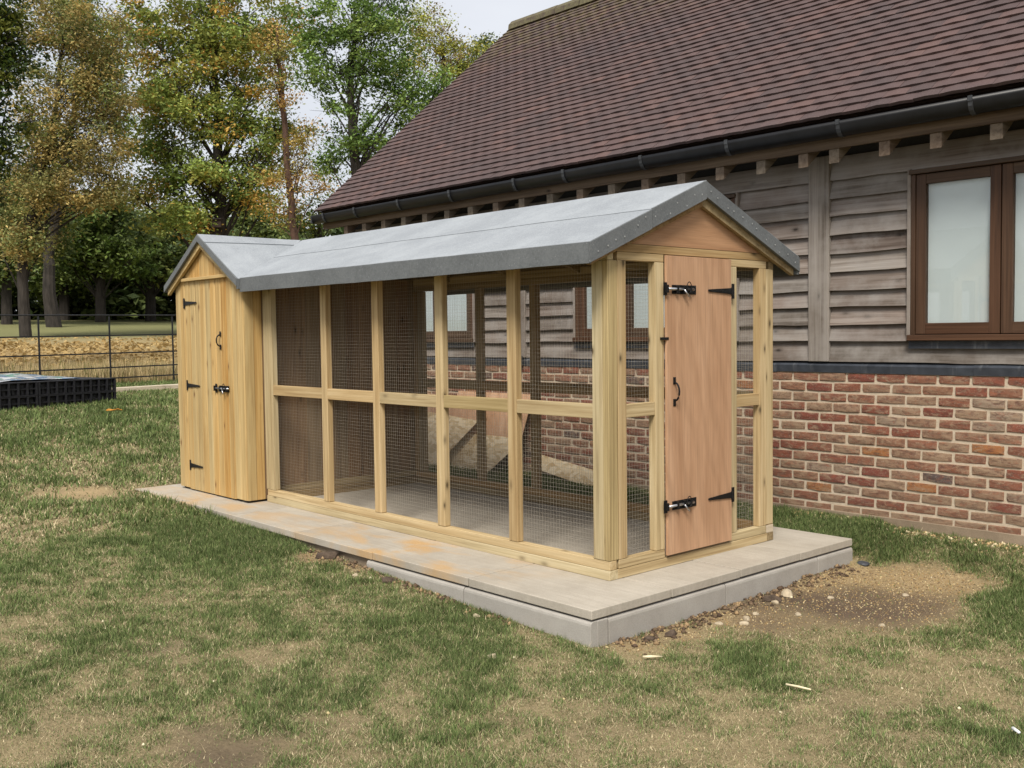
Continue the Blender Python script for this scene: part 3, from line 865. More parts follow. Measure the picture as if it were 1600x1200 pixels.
# end panel with the door
bar("bottom_rail", (-SD, .086, .0585), (-.001, .5095, .112), pine['Y'])
bar("bottom_rail", (-SD, 1.181, .0585), (-.001, W - .086, .112), pine['Y'])
bar("head_rail", (-SD, .086, 1.886), (-.001, .5095, 1.934), pine['Y'])
bar("head_rail", (-SD, 1.181, 1.886), (-.001, W - .086, 1.934), pine['Y'])
bar("tie_rail", (-SD + .004, .002, 1.9355), (.001, W - .002, 1.984), pine['Y'])
for a, b in ((.087, .160), (.424, .509), (1.182, 1.264), (1.525, 1.604)):
    bar("stud", (-SD - .002, a, .113), (-.0005, b, 1.885), pine['Z'], .004)
for a, b in ((.161, .423), (1.265, 1.524)):
    bar("mid_rail", (-SD + .002, a, .953), (-.004, b, 1.033), pine['Y'])
bar("plinth_block", (-.002, W - .085, .058), (.0012, W - .002, .112), plank_pale)
for a, b in ((.12, .46), (1.22, 1.57)):
    mb = MB(); t = .00038; mx = -SD - .006
    for y in np.arange(a, b, .0254): mb.box((mx - t, y - t, .09), (mx + t, y + t, 1.90))
    for z in np.arange(.09, 1.90, .0254): mb.box((mx - t - .0014, a, z - t), (mx + t - .0014, b, z + t))
    mb.build("wire_mesh", GALV, run, kind='stuff')
# plywood gable
gy0, gy1 = 0.045, W - .045
MB().extrude([(.002, gy0, 1.986), (.002, gy1, 1.986), (.002, gy1, 2.03), (.002, .846, 2.345), (.002, gy0, 2.03)], (-.018, 0, 0)).build("gable_panel", ply_gable, run, 0.001)

def on_x(x):   # local frame for fittings on the +X face: u along +Y, v up, w out of the face
    return lambda u, v, w: (x + w, u, v)
def on_y(y):   # fittings on the -Y face: u along +X
    return lambda u, v, w: (u, y - w, v)
def fbox(mb, F, u0, u1, v0, v1, w0, w1):
    P = [F(u, v, w) for w in (w0, w1) for u, v in ((u0, v0), (u1, v0), (u1, v1), (u0, v1))]
    return mb.add(P, [(3,2,1,0),(4,5,6,7),(0,1,5,4),(1,2,6,5),(2,3,7,6),(3,0,4,7)])
def t_hinge(F, parent, u, v, d, ln=.265, pl=.098):
    """tee hinge: plate centred at (u, v), strap running d (+1/-1) along u"""
    mb = MB()
    fbox(mb, F, u - .014, u + .014, v - pl/2, v + pl/2, .0, .005)
    mb.extrude([F(u + d*.012, v - .021, .0035), F(u + d*ln, v - .007, .0035), F(u + d*(ln+.006), v, .0035), F(u + d*ln, v + .007, .0035), F(u + d*.012, v + .021, .0035)], Vector(F(0, 0, .004)) - Vector(F(0, 0, 0)))
    mb.tube([F(u + d*.016, v - .026, .007), F(u + d*.016, v + .026, .007)], .006, 8)
    for q in (.06, .13, .20): mb.tube([F(u + d*q, v, .006), F(u + d*q, v, .0095)], .0045, 6)
    mb.build("hinge", IRON, parent, 0.0015)
def bolt(F, parent, u0, u1, v):
    mb = MB()
    fbox(mb, F, u0 + .07, u1, v - .030, v + .026, 0, .004)
    fbox(mb, F, u0 - .012, u0 + .022, v - .040, v + .040, 0, .004)
    for q in (u0 + .095, u0 + .165, u0 + .225): fbox(mb, F, q, q + .020, v - .026, v + .022, .004, .024)
    fbox(mb, F, u0 - .004, u0 + .014, v - .024, v + .024, .004, .026)
    ring = [F(u0 + .205 + .022*math.cos(t), v + .012 + .034*math.sin(t), .03) for t in np.linspace(0, 2*math.pi, 13)]
    mb.tube(ring, .0035, 5, False)
    o = mb.build("bolt", IRON, parent, 0.0015)
    MB().tube([F(u0, v, .015), F(u0 + .27, v, .015)], .0085, 8).build("bolt_rod", STEEL, o, 0, True)
    MB().tube([F(u0 + .165, v - .004, .024), F(u0 + .20, v - .045, .034)], .006, 6).build("bolt_handle", STEEL, o, 0, True)
def pull(F, parent, u, v0, v1):
    mb = MB(); m = (v0 + v1) / 2; h = (v1 - v0) / 2
    fbox(mb, F, u - .012, u + .012, v1 - .045, v1, 0, .004); fbox(mb, F, u - .012, u + .012, v0, v0 + .045, 0, .004)
    pts = [F(u, v1 - .035, .004)] + [F(u, m + h*.62*math.cos(t), .006 + .034*math.sin(t)) for t in np.linspace(.15, math.pi - .15, 9)] + [F(u, v0 + .035, .004)]
    mb.tube(pts, .0065, 7)
    mb.build("handle", IRON, parent, 0.001, True)

door = MB().box((.0005, .5135, .0735), (.0185, 1.1775, 1.929)).build("door", ply_door, run, 0.0015, label="red-brown plywood door in the end of the run")
FXD = on_x(.0186)
t_hinge(FXD, door, 1.192, 1.722, -1); t_hinge(FXD, door, 1.188, .378, -1)
bolt(FXD, door, .492, .800, 1.724); bolt(FXD, door, .486, .796, .382)
pull(FXD, door, .583, 1.000, 1.180)
MB().box((-.001, .470, 1.412), (.022, .530, 1.428)).build("turn_catch", IRON, door, 0.002)

# shed
SX0, SX1, SY = -5.485, -4.118, -0.180
sh = shed_pine
# frame behind the boards
bar("shed_floor_bearer", (SX0 + .03, SY + .03, .002), (SX1 - .03, W - .03, .016), DARKROOM, 0)
SRX, SRZ, SEZ = -4.83, 2.40, 1.963        # ridge, ridge height, eaves height
def shed_top(x): return SRZ - .022 - abs(x - SRX) * (SRZ - SEZ) / .75
nb = 13
bw = (SX1 - SX0) / nb
DOOR_B = range(2, 11)                      # the boards that make up the door
dx0, dx1 = SX0 + bw * 2, SX0 + bw * 11
shed_door = MB().box((dx0 + .01, SY + .016, .05), (dx1 - .01, SY + .034, 1.99)).build("shed_door", partition, run, label="narrow boarded door in the front of the shed end")  # backing browner than the boards: shadow in the board grooves put into its colour
for i in range(nb):
    x0, x1 = SX0 + bw * i + .0025, SX0 + bw * (i + 1) - .0025
    dy = random.uniform(-.0012, .0012)
    isd = i in DOOR_B
    y0, y1 = SY + dy - (.001 if isd else 0), SY + .016 + dy
    zt0 = 1.992 if isd else min(shed_top(x0), 9)
    zt1 = 1.992 if isd else min(shed_top(x1), 9)
    zb = .016 if isd else .024
    if isd:
        if i == 2: x0 += .004
        if i == 10: x1 -= .004
    def vboard(zb, za, zc, par):
        c = .009   # V-joint chamfers on the long edges
        bot = [(x0, y0 + c, zb), (x0 + c, y0, zb), (x1 - c, y0, zb), (x1, y0 + c, zb), (x1, y1, zb), (x0, y1, zb)]
        zz = lambda x: za + (zc - za) * (x - x0) / (x1 - x0)
        top = [(x, y, zz(x)) for x, y, _ in bot]
        MB().add(bot + top, [(5,4,3,2,1,0), (6,7,8,9,10,11)] + [(k, (k+1) % 6, 6 + (k+1) % 6, 6 + k) for k in range(6)]).build("board", sh['Z'], par)
    if isd:
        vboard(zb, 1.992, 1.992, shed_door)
        if x0 < SRX < x1:
            vboard(1.997, shed_top(x0), shed_top(x1), run)
        else:
            vboard(1.997, shed_top(x0), shed_top(x1), run)
    else:
        vboard(zb, zt0, zt1, run)
bar("drip_batten", (dx0 - .02, SY - .028, 1.992), (dx1 + .02, SY - .002, 2.022), sh['X'], .004)
FYD = on_y(SY - .002)
for v, q in ((1.788, -5.285), (1.008, -5.262), (.245, -5.242)): t_hinge(FYD, shed_door, q, v, 1, .27)
pull(FYD, shed_door, -4.550, 1.352, 1.515)
bolt(FYD, shed_door, -4.66, -4.40, 1.000)
# the shed's side return and the boarded partition behind the wire
for y0, y1 in ((SY + .017, -.082), (-.080, .0)):
    bar("board", (SX1 - .018, y0, .02), (SX1 - .001 + random.uniform(-.002, .001), y1, 1.93), sh['Z'], .003)
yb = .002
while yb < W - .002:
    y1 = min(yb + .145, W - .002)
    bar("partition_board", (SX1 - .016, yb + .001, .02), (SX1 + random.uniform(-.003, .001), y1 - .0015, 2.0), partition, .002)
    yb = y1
bar("partition_rail", (SX1 + .002, .055, .072), (SX1 + .05, W - .055, .125), rear_pine['Y'])
for i in range(12):
    y0 = SY + .017 + (W - SY - .017) / 12 * i
    bar("board", (SX0, y0 + .001, .024), (SX0 + .016, y0 + (W - SY - .017) / 12 - .001, 1.95), sh['Z'], .002)
for i in range(nb):
    x0, x1 = SX0 + bw * i, SX0 + bw * (i + 1)
    MB().extrude([(x0 + .001, W, .024), (x1 - .001, W, .024), (x1 - .001, W, shed_top(x1 - .001)), (x0 + .001, W, shed_top(x0 + .001))], (0, .016, 0)).build("board", sh['Z'], run)

# roof: decking with felt laid over it
EY, EZ, RYR, RZR, RX = -0.214, 1.970, 0.846, 2.400, 0.062
SLP = (RZR - EZ) / (RYR - EY)
VXr = -4.08
EYB = 2 * RYR - EY
dk = MB(); t = .022
def sheet(mb, poly, th):
    P = [Vector(p) for p in poly]
    return mb.extrude([tuple(p) for p in P], (0, 0, -th))
sheet(dk, [(VXr, EY + .02, EZ - .014), (RX - .025, EY + .02, EZ - .014), (RX - .025, RYR, RZR - .022), (SRX, RYR, RZR - .022)], t)
sheet(dk, [(VXr, EYB - .02, EZ - .014), (SRX, RYR, RZR - .022), (RX - .025, RYR, RZR - .022), (RX - .025, EYB - .02, EZ - .014)], t)
sheet(dk, [(SRX, -.215, SRZ - .022), (SRX - .74, -.215, SEZ - .014), (SRX - .74, W + .2, SEZ - .014), (SRX, W + .2, SRZ - .022)], t)
sheet(dk, [(SRX, -.215, SRZ - .022), (SRX, RYR, SRZ - .022), (SRX + .74, -.215, SEZ - .014)], t)
roof_r = dk.build("run_roof", under_pine, run)
def felt_sheet(name, c00, c10, c11, c01, nu, nv, th=.006, wav=.0038, lift=0.0, ragged=0.0):
    """quad patch c00-c10-c11-c01, gently uneven, with thickness"""
    c = [Vector(q) for q in (c00, c10, c11, c01)]
    nrm = (c[1] - c[0]).cross(c[3] - c[0])
    if nrm.length < 1e-6: nrm = (c[1] - c[0]).cross(c[2] - c[0])
    nrm.normalize()
    if nrm.z < 0: nrm = -nrm
    vs, fs = [], []
    for s_ in (0, 1):
        for i in range(nu + 1):
            for j in range(nv + 1):
                u, v = i / nu, j / nv
                p = c[0]*(1-u)*(1-v) + c[1]*u*(1-v) + c[2]*u*v + c[3]*(1-u)*v
                w = wav * (float(fbm(np.array([p.x * 2.7 + 5]), np.array([p.y * 3.1 + p.z]), 3)[0]) - .5) * 2
                q = p + nrm * (lift + w - (th if s_ else 0))
                if ragged and j == 0:
                    q += (c[3] - c[0]).normalized() * ragged * (float(fbm(np.array([p.x * 6.0]), np.array([3.0]), 3)[0]) - .5)
                vs.append(tuple(q))
    n1 = (nu + 1) * (nv + 1)
    ix = lambda s_, i, j: s_ * n1 + i * (nv + 1) + j
    for i in range(nu):
        for j in range(nv):
            fs.append((ix(0,i,j), ix(0,i+1,j), ix(0,i+1,j+1), ix(0,i,j+1)))
            fs.append((ix(1,i,j), ix(1,i,j+1), ix(1,i+1,j+1), ix(1,i+1,j)))
    for i in range(nu):
        fs += [(ix(0,i,0), ix(1,i,0), ix(1,i+1,0), ix(0,i+1,0)), (ix(0,i,nv), ix(0,i+1,nv), ix(1,i+1,nv), ix(1,i,nv))]
    for j in range(nv):
        fs += [(ix(0,0,j), ix(0,0,j+1), ix(1,0,j+1), ix(1,0,j)), (ix(0,nu,j), ix(1,nu,j), ix(1,nu,j+1), ix(0,nu,j+1))]
    return MB().add(vs, fs).build(name, FELT, roof_r)
zs = lambda y: EZ + (y - EY) * SLP
xv = lambda y: VXr + (SRX - VXr) * (y - EY) / (RYR - EY)      # valley line
YS = 0.325
felt_sheet("felt", (xv(EY), EY, EZ), (RX, EY, EZ), (RX, YS + .06, zs(YS + .06)), (xv(YS + .06), YS + .06, zs(YS + .06)), 60, 6, lift=.003)
felt_sheet("felt", (xv(YS), YS, zs(YS)), (RX, YS, zs(YS)), (RX, RYR, RZR), (SRX, RYR, RZR), 60, 6, lift=.007, ragged=.012)
felt_sheet("felt", (RX, EYB, EZ), (xv(EY), EYB, EZ), (SRX, RYR, RZR), (RX, RYR, RZR + .003), 40, 6, lift=.005)
YF = -0.245
felt_sheet("felt", (SRX - .75, W + .23, SEZ), (SRX - .75, YF, SEZ), (SRX, YF, SRZ), (SRX, W + .23, SRZ), 20, 6)
felt_sheet("felt", (SRX + .75, YF, SEZ), (SRX + .748, EY, SEZ), (SRX, RYR, SRZ), (SRX, YF, SRZ), 12, 8)
felt_sheet("felt", (SRX + .75, W + .23, SEZ), (SRX, W + .23, SRZ), (SRX, RYR, SRZ), (SRX + .748, EYB, SEZ), 12, 6)
# ridge capping and valley strip on the shed
felt_sheet("felt", (SRX + .14, YF, SRZ - .0815), (SRX + .10, RYR - .13, SRZ - .058), (SRX, RYR - .02, SRZ), (SRX, YF, SRZ), 14, 3, lift=.007, ragged=.01)
# turned-down edges
def drop(a, b, h, out, name="felt_edge", n=30, fade=None):
    a, b, o_ = Vector(a), Vector(b), Vector(out)
    vs, fs = [], []
    for i in range(n + 1):
        p = a.lerp(b, i / n)
        w = float(fbm(np.array([p.x * 2 + p.y * 2]), np.array([p.z]), 3)[0]) - .5
        hh = h + .010 * w
        for q in (Vector((0, 0, .003)), Vector((0, 0, .003)) + o_ * .006 - Vector((0, 0, .004)), o_ * (.008 + .006 * w) - Vector((0, 0, hh)), -o_ * .016 - Vector((0, 0, hh)), -o_ * .016 + Vector((0, 0, -.003))):
            vs.append(tuple(p + q))
    for i in range(n):
        for k in range(5):
            fs.append((i*5+k, i*5+(k+1) % 5, (i+1)*5+(k+1) % 5, (i+1)*5+k))
    fs += [(0,1,2,3,4), tuple(n*5+k for k in range(5))]
    MB().add(vs, fs).build(name, FELT_EDGE, roof_r)
drop((VXr, EY, EZ), (RX - .001, EY, EZ), .118, (0, -1, 0))
drop((VXr, EYB, EZ), (RX - .001, EYB, EZ), .118, (0, 1, 0))
drop((RX, EY - .004, EZ - .002), (RX, YS - .004, zs(YS - .004)), .112, (1, 0, 0), n=14)
drop((RX + .004, YS - .002, zs(YS) + .006), (RX + .004, RYR, RZR + .007), .114, (1, 0, 0), n=14)
drop((RX, RYR, RZR + .006), (RX, EYB + .004, EZ), .100, (1, 0, 0), n=24)
drop((SRX - .75, YF, SEZ), (SRX, YF, SRZ), .062, (0, -1, 0), n=14)
drop((SRX, YF, SRZ), (SRX + .75, YF, SEZ), .062, (0, -1, 0), n=14)
drop((SRX - .75, W + .23, SEZ), (SRX - .75, YF, SEZ), .062, (-1, 0, 0), n=20)
drop((SRX + .75, YF, SEZ), (SRX + .75, EY - .008, SEZ), .085, (1, 0, 0), n=2)
# timber bargeboards behind the felt edge
for s_ in (-1, 1):
    ye = EY + .03 if s_ < 0 else EYB - .03
    MB().extrude([(RX - .022, ye, EZ - .03), (RX - .022, RYR, RZR - .045), (RX - .022, RYR, RZR - .15), (RX - .022, ye, EZ - .125)], (-.03, 0, 0)).build("bargeboard", under_pine, roof_r)
    MB().extrude([(SRX + s_ * .72, YF + .02, SEZ - .02), (SRX, YF + .02, SRZ - .045), (SRX, YF + .02, SRZ - .115), (SRX + s_ * .72, YF + .02, SEZ - .09)], (0, .03, 0)).build("bargeboard", shed_pine['X'], roof_r)
for x in (-3.55, -2.7, -1.85, -1.0):
    for s_ in (0, 1):
        ya = .03 if s_ == 0 else W - .03
        MB().extrude([(x, ya, 1.945), (x, ya, zs(.03) - .036), (x, RYR, RZR - .05), (x, RYR, RZR - .13)], (.045, 0, 0)).build("rafter", rear_pine['Y'], roof_r)
nail = MB().tube([(0, 0, 0), (.002, 0, 0)], .005, 7).mesh("nail", NAIL)
rb = base_of(roof_r)
for k in range(24):
    yy = EY + .05 + (EYB - EY - .1) * (k + random.uniform(-.4, .4)) / 23
    z = RZR - abs(yy - RYR) * SLP - random.uniform(.02, .085)
    obj("nail", nail, roof_r, Vector((RX + .011, yy, z)) - rb)

# ------------------------------------------------------------------ offcuts leaning on the barn behind the run, scaled about the camera with it
def leaning(name, poly, y_foot, y_top, ztop, th, mat, label, cat, group=None):
    """poly in (x, z); the sheet leans from y_foot at z=0 to y_top at ztop"""
    f = lambda x, z: (x, y_foot + (y_top - y_foot) * z / ztop, z)
    return thing(MB().extrude([f(x, z) for x, z in poly], (0, th, th * (y_foot - y_top) / ztop * 0.2)), name, mat, label, cat, group, 0.001)
leaning("osb_offcut", [(-5.625, -0.091), (-5.064, -0.091), (-4.47, 0.514), (-5.625, 0.58)], 2.582, 2.922, 0.900, .011, OSB, "pale chipboard offcut leaning behind the run, slanted edge rising to the right, nearest the shed", "board offcut")
leaning("plywood_offcut", [(-5.625, 0.294), (-4.745, 0.294), (-4.426, 0.624), (-4.778, 0.734), (-5.625, 0.778)], 2.615, 2.955, 0.900, .009, ply_door, "pinkish plywood offcut behind the pale chipboard nearest the shed", "board offcut")
leaning("osb_offcut", [(-5.13, -0.08), (-4.272, -0.08), (-3.898, 0.25), (-3.92, 0.36), (-5.13, 0.36)], 2.681, 3.021, 0.900, .011, OSB, "pale chipboard offcut at the foot of the second leaning stack, grass at its lower edge", "board offcut")
leaning("plywood_offcut", [(-5.108, 0.228), (-3.942, 0.228), (-3.854, 0.349), (-3.854, 0.811), (-5.108, 0.811)], 2.714, 3.054, 0.900, .009, ply_door, "large pinkish plywood offcut leaning on brick wall, right of the slanted chipboard", "board offcut")
leaning("chipboard_strip", [(-3.766, 0.063), (-2.666, -0.08), (-2.545, -0.025), (-2.578, 0.074), (-3.722, 0.195)], 2.849, 3.069, 0.400, .011, OSB, "long low strip of pale chipboard lying against foot of brick wall", "board offcut")

# ------------------------------------------------------------------ estate fence
FP0, FP1 = Vector((-14.98, 1.48, 0)), Vector((-15.51, 4.17, 0))  # fence line worked back from image pixels at guessed depths
fdir = (FP1 - FP0) / 2
fence = empty("estate_fence", (-15.2, 2.8, 0.57), "black iron estate fence with five rails, beyond the lawn", "fence")
FH = [1.315, 0.935, 0.60, 0.33, 0.13]
def fpt(i): q = FP0 + fdir * i; return Vector((q.x, q.y, float(np.interp(q.x, GX, GZ))))
for i in range(-5, 12):
    q = fpt(i)
    MB().box((q.x - .006, q.y - .016, q.z - .3), (q.x + .006, q.y + .016, q.z + 1.31)).build("post", FENCE_IRON, fence, 0.002)
for k, h in enumerate(FH):
    mb = MB()
    a, b = fpt(-5), fpt(11)
    if k == 0: mb.tube([a + Vector((0, 0, h)), b + Vector((0, 0, h))], .0125, 8)
    else: mb.extrude([tuple(a + Vector((-.004, 0, h - .0125))), tuple(a + Vector((.004, 0, h - .0125))), tuple(a + Vector((.004, 0, h + .0125))), tuple(a + Vector((-.004, 0, h + .0125)))], b - a)
    mb.build("rail", FENCE_IRON, fence)
thing(MB().extrude([(-13.40, .9, .49), (-13.62, .9, .49), (-13.62, .9, .60), (-13.40, .9, .60)], (-.42, 3.9, .03)), "timber_plank", plank_pale, "long pale timber laid on the ground before the estate fence", "plank", None, 0.004)

# ------------------------------------------------------------------ soakaway crates
ca = math.atan2(1.22, -0.26)
cu = Vector((math.cos(ca), math.sin(ca), 0)); cw = Vector((-math.sin(ca), math.cos(ca), 0))
if cw.x > 0: cw = -cw                        # cw points away from the camera
CL, CD, CH = 1.235, 0.61, 0.20
def crate_parts():
    """one crate as local boxes: u along the front, w back, z up"""
    core = MB().box((.05, .05, .012), (CL - .05, CD - .05, CH - .012))
    lat = MB()
    lat.box((0, 0, 0), (CL, CD, .014)); lat.box((0, 0, CH - .014), (CL, CD, CH))
    nu = 9
    for i in range(nu + 1):
        x = (CL - .03) * i / nu
        lat.box((x, .0, .0145), (x + .030, .06, CH - .0145)); lat.box((x, CD - .06, .0145), (x + .030, CD, CH - .0145))
    for i in range(nu):
        x = (CL - .03) * i / nu + .031; x2 = (CL - .03) * (i + 1) / nu - .001
        lat.box((x, .012, CH * .46), (x2, .05, CH * .54))
        lat.box((x + .030, .028, .02), (x2 - .03, .049, CH * .44)); lat.box((x + .022, .030, CH * .56), (x2 - .026, .049, CH * .80))
    for j in range(1, 5):
        y = (CD - .03) * j / 5
        lat.box((0, y, .0145), (.05, y + .03, CH - .0145)); lat.box((CL - .05, y, .0145), (CL, y + .03, CH - .0145))
    return core, lat
core_mb, lat_mb = crate_parts()
core_me = core_mb.mesh("crate_core", DARKROOM); lat_me = lat_mb.mesh("crate_lattice", CRATE)
c0 = Vector((-11.63, 1.56, 0))  # stack corner placed from an image pixel position and a guessed depth
names = {(0, 0): "in front", (1, 0): "in front", (0, 1): "in middle row", (1, 1): "in middle row", (0, 2): "in rear row", (1, 2): "in rear row"}
for r in range(3):
    for i in range(2):
        for lv in range(2):
            p = c0 - cu * (CL + .012) * (i + 1) + cw * (CD + .01) * r
            z = 0.455 + lv * (CH + .004)
            side = "right hand" if i == 0 else "left hand"
            lvl = "lower" if lv == 0 else "upper"
            rowt = ["front row", "middle row", "rear row"][r]
            e = empty("plastic_crate", (p.x, p.y, z), "%s black plastic lattice crate, %s end of the stack, %s" % (lvl, side, rowt), "crate", "crates stacked on the lawn")
            e.rotation_euler = (0, 0, ca)
            if cw.dot(Vector((-math.sin(ca), math.cos(ca), 0))) < 0:
                e.scale = (1, -1, 1)
            obj("core", core_me, e); obj("lattice", lat_me, e)
def wrap_mat():
    m = NT("printed_plastic_wrap")
    c = m.coords((1, 1, 1), False)
    n = m.noise(m.n("Mapping", None, i0=c, Scale=(3, 3, 3)).outputs[0], 2.5, 3.0, 0.6)
    x = m.n("SeparateXYZ", None, i0=c)
    col = m.ramp(n, [(0.35, (0.17, 0.18, 0.20)), (0.5, (0.34, 0.36, 0.38)), (0.7, (0.55, 0.58, 0.60))])
    v = m.n("TexVoronoi", dict(distance='CHEBYCHEV'), Vector=m.n("Mapping", None, i0=c, Scale=(3.2, 9.0, 1)).outputs[0], Scale=1.0)
    s = m.n("SeparateColor", None, i0=v.outputs["Color"]).outputs[0]
    col = m.mix(m.math('MULTIPLY', m.math('GREATER_THAN', s, 0.72), 0.7), col, (0.07, 0.17, 0.32))
    col = m.mix(m.math('MULTIPLY', m.math('LESS_THAN', s, 0.13), 0.7), col, (0.06, 0.26, 0.18))
    col = m.mix(m.math('MULTIPLY', m.math('LESS_THAN', m.math('ABSOLUTE', m.math('SUBTRACT', s, 0.4)), 0.06), 0.8), col, (0.7, 0.72, 0.74))
    return m.bsdf(col, 0.22, m.bump(n, 0.6, 0.02), spec=0.5)
ws, wf = [], []
NU, NV = 22, 14
cz = .455 + 2 * CH + .010
wb = c0 - cu * (2 * CL + .02) + cw * .18
for i in range(NU + 1):
    for j in range(NV + 1):
        u = i / NU * 2.12; w_ = j / NV * 1.55
        q = wb + cu * u + cw * w_
        z = cz + .035 * float(fbm(np.array([u * 3.0]), np.array([w_ * 3.5]), 3)[0]) + .05 * (w_ / 1.55) - .04 * max(0, u - 1.95) / .17
        ws.append((q.x, q.y, z))
for i in range(NU):
    for j in range(NV):
        a = i * (NV + 1) + j
        wf.append((a, a + NV + 1, a + NV + 2, a + 1))
wo = thing(MB().add(ws, wf), "plastic_wrap", wrap_mat(), "crumpled grey plastic wrap with blue and green print over the black crates", "plastic wrap", None, 0, True)
sm = wo.modifiers.new("film", 'SOLIDIFY'); sm.thickness = .006

# ------------------------------------------------------------------ small things on the ground
def lump(x, y, r, mat, name, label, cat, group=None, flat=.7, seed=0, sink=.35):
    rr = random.Random(seed)
    import bmesh
    bm = bmesh.new(); bmesh.ops.create_icosphere(bm, subdivisions=2, radius=1)
    a = rr.uniform(.8, 1.25); ph = rr.uniform(0, 9)
    for v in bm.verts:
        n = 1 + .22 * math.sin(3.1 * v.co.x + ph) * math.cos(2.7 * v.co.y - ph) + rr.uniform(-.10, .10)
        v.co = Vector((v.co.x * a * n, v.co.y / a * n, v.co.z * flat * n)) * r
    me = bpy.data.meshes.new(name); bm.to_mesh(me); bm.free(); me.materials.append(mat)
    z = float(ground_z(np.array([x]), np.array([y]))[0])
    o = obj(name, me, None, (x, y, z + r * flat * (1 - sink * 2) * .6))
    o.rotation_euler = (0, 0, rr.uniform(0, 6))
    return tag(o, label, cat, group)
STONES = [(.50, 1.085, .048, "largest pale stone beside the kerb, under the run door end"), (.545, .885, .026, "pale rounded stone left of the largest stone by kerb"), (.62, .48, .024, "flat pale stone among earth halfway along the end kerb"),
          (.72, 1.22, .022, "small pale stone out on the bare soil, right of largest stone"), (.78, .76, .022, "lone pale stone on bare soil before the end kerb"), (1.22, .91, .018, "small white stone at the edge of the bare soil"),
          (.14, -1.04, .024, "cream stone in the grass before the plinth corner"), (-.44, -.66, .024, "white stone close to the front kerb joint"), (.56, .30, .022, "pale stone beside the dark clod at the end kerb"), (-10.3, 1.45, .045, "pale stone on the far lawn near the crates"),
          (.60, .60, .020, "pale pebble against the end kerb, left of the rounded stone"), (.66, .40, .026, "broad pale flake of stone on soil by the end kerb"), (-1.6, -.72, .020, "pale stone beside the brown earth at the kerb end"), (1.0, 1.62, .020, "pale stone on sandy ground near the barn wall")]
for k, (x, y, r, lb) in enumerate(STONES):
    lump(x, y, r, STONE, "stone", lb, "stone", "stones scattered round the plinth", random.Random(k).uniform(.5, .75), k)
lump(.50, -.05, .035, CLOD, "earth_clod", "dark earth clod against end kerb near the corner", "earth clod", "earth clods", .7, 31)
lump(.475, -.20, .026, CLOD, "earth_clod", "smaller dark clod nearest the plinth corner", "earth clod", "earth clods", .7, 32)
lump(.50, .92, .055, CLOD, "earth_clod", "brown heap of earth behind the largest stone", "earth clod", "earth clods", .5, 33)
lump(-2.12, -.60, .075, CLOD, "earth_clod", "brown clump of earth where front kerb begins", "earth clod", "earth clods", .55, 34)
lump(-1.35, -.63, .06, CLOD, "earth_clod", "low brown earth against the front kerb's first length", "earth clod", "earth clods", .4, 35)
lump(.42, 2.16, .045, SLATE, "slate_piece", "dark slate piece at the plinth's far right corner", "slate", None, .4, 41)
def gz1(x, y): return float(ground_z(np.array([x]), np.array([y]))[0])
thing(MB().tube([(1.405, -.335, gz1(1.4, -.33) + .03), (1.46, -.318, gz1(1.46, -.32) + .028), (1.52, -.308, gz1(1.52, -.3) + .026)], [.005, .006, .004], 6), "stick", STRAW_BIT, "pale straight stick lying in the grass, right foreground", "stick", None, 0, True)
thing(MB().tube([(2.335, -.12, gz1(2.33, -.12) + .03), (2.37, -.14, gz1(2.36, -.14) + .026)], [.008, .006], 6), "plastic_scrap", WHITE_BIT, "white scrap of plastic in the grass at the right edge", "scrap", None, 0, True)
thing(MB().tube([(.68, -.50, gz1(.68, -.5) + .018), (.71, -.47, gz1(.7, -.47) + .02), (.74, -.42, gz1(.74, -.42) + .018)], [.006, .008, .003], 6), "wood_chip", STRAW_BIT, "pale splinter on sand by the plinth corner", "wood chip", None, 0, True)
lf_ = MB()
lx, ly = -10.55, 1.10; lz = gz1(lx, ly)
for k in range(3):
    a = 2.1 * k + .4
    lf_.extrude([(lx, ly, lz + .05), (lx + .07 * math.cos(a), ly + .07 * math.sin(a), lz + .07), (lx + .13 * math.cos(a + .25), ly + .13 * math.sin(a + .25), lz + .05), (lx + .07 * math.cos(a + .6), ly + .07 * math.sin(a + .6), lz + .045)], (0, 0, .008))
thing(lf_, "fallen_leaf", ORANGE_LEAF, "orange fallen leaf on the far lawn left of the shed", "leaf")

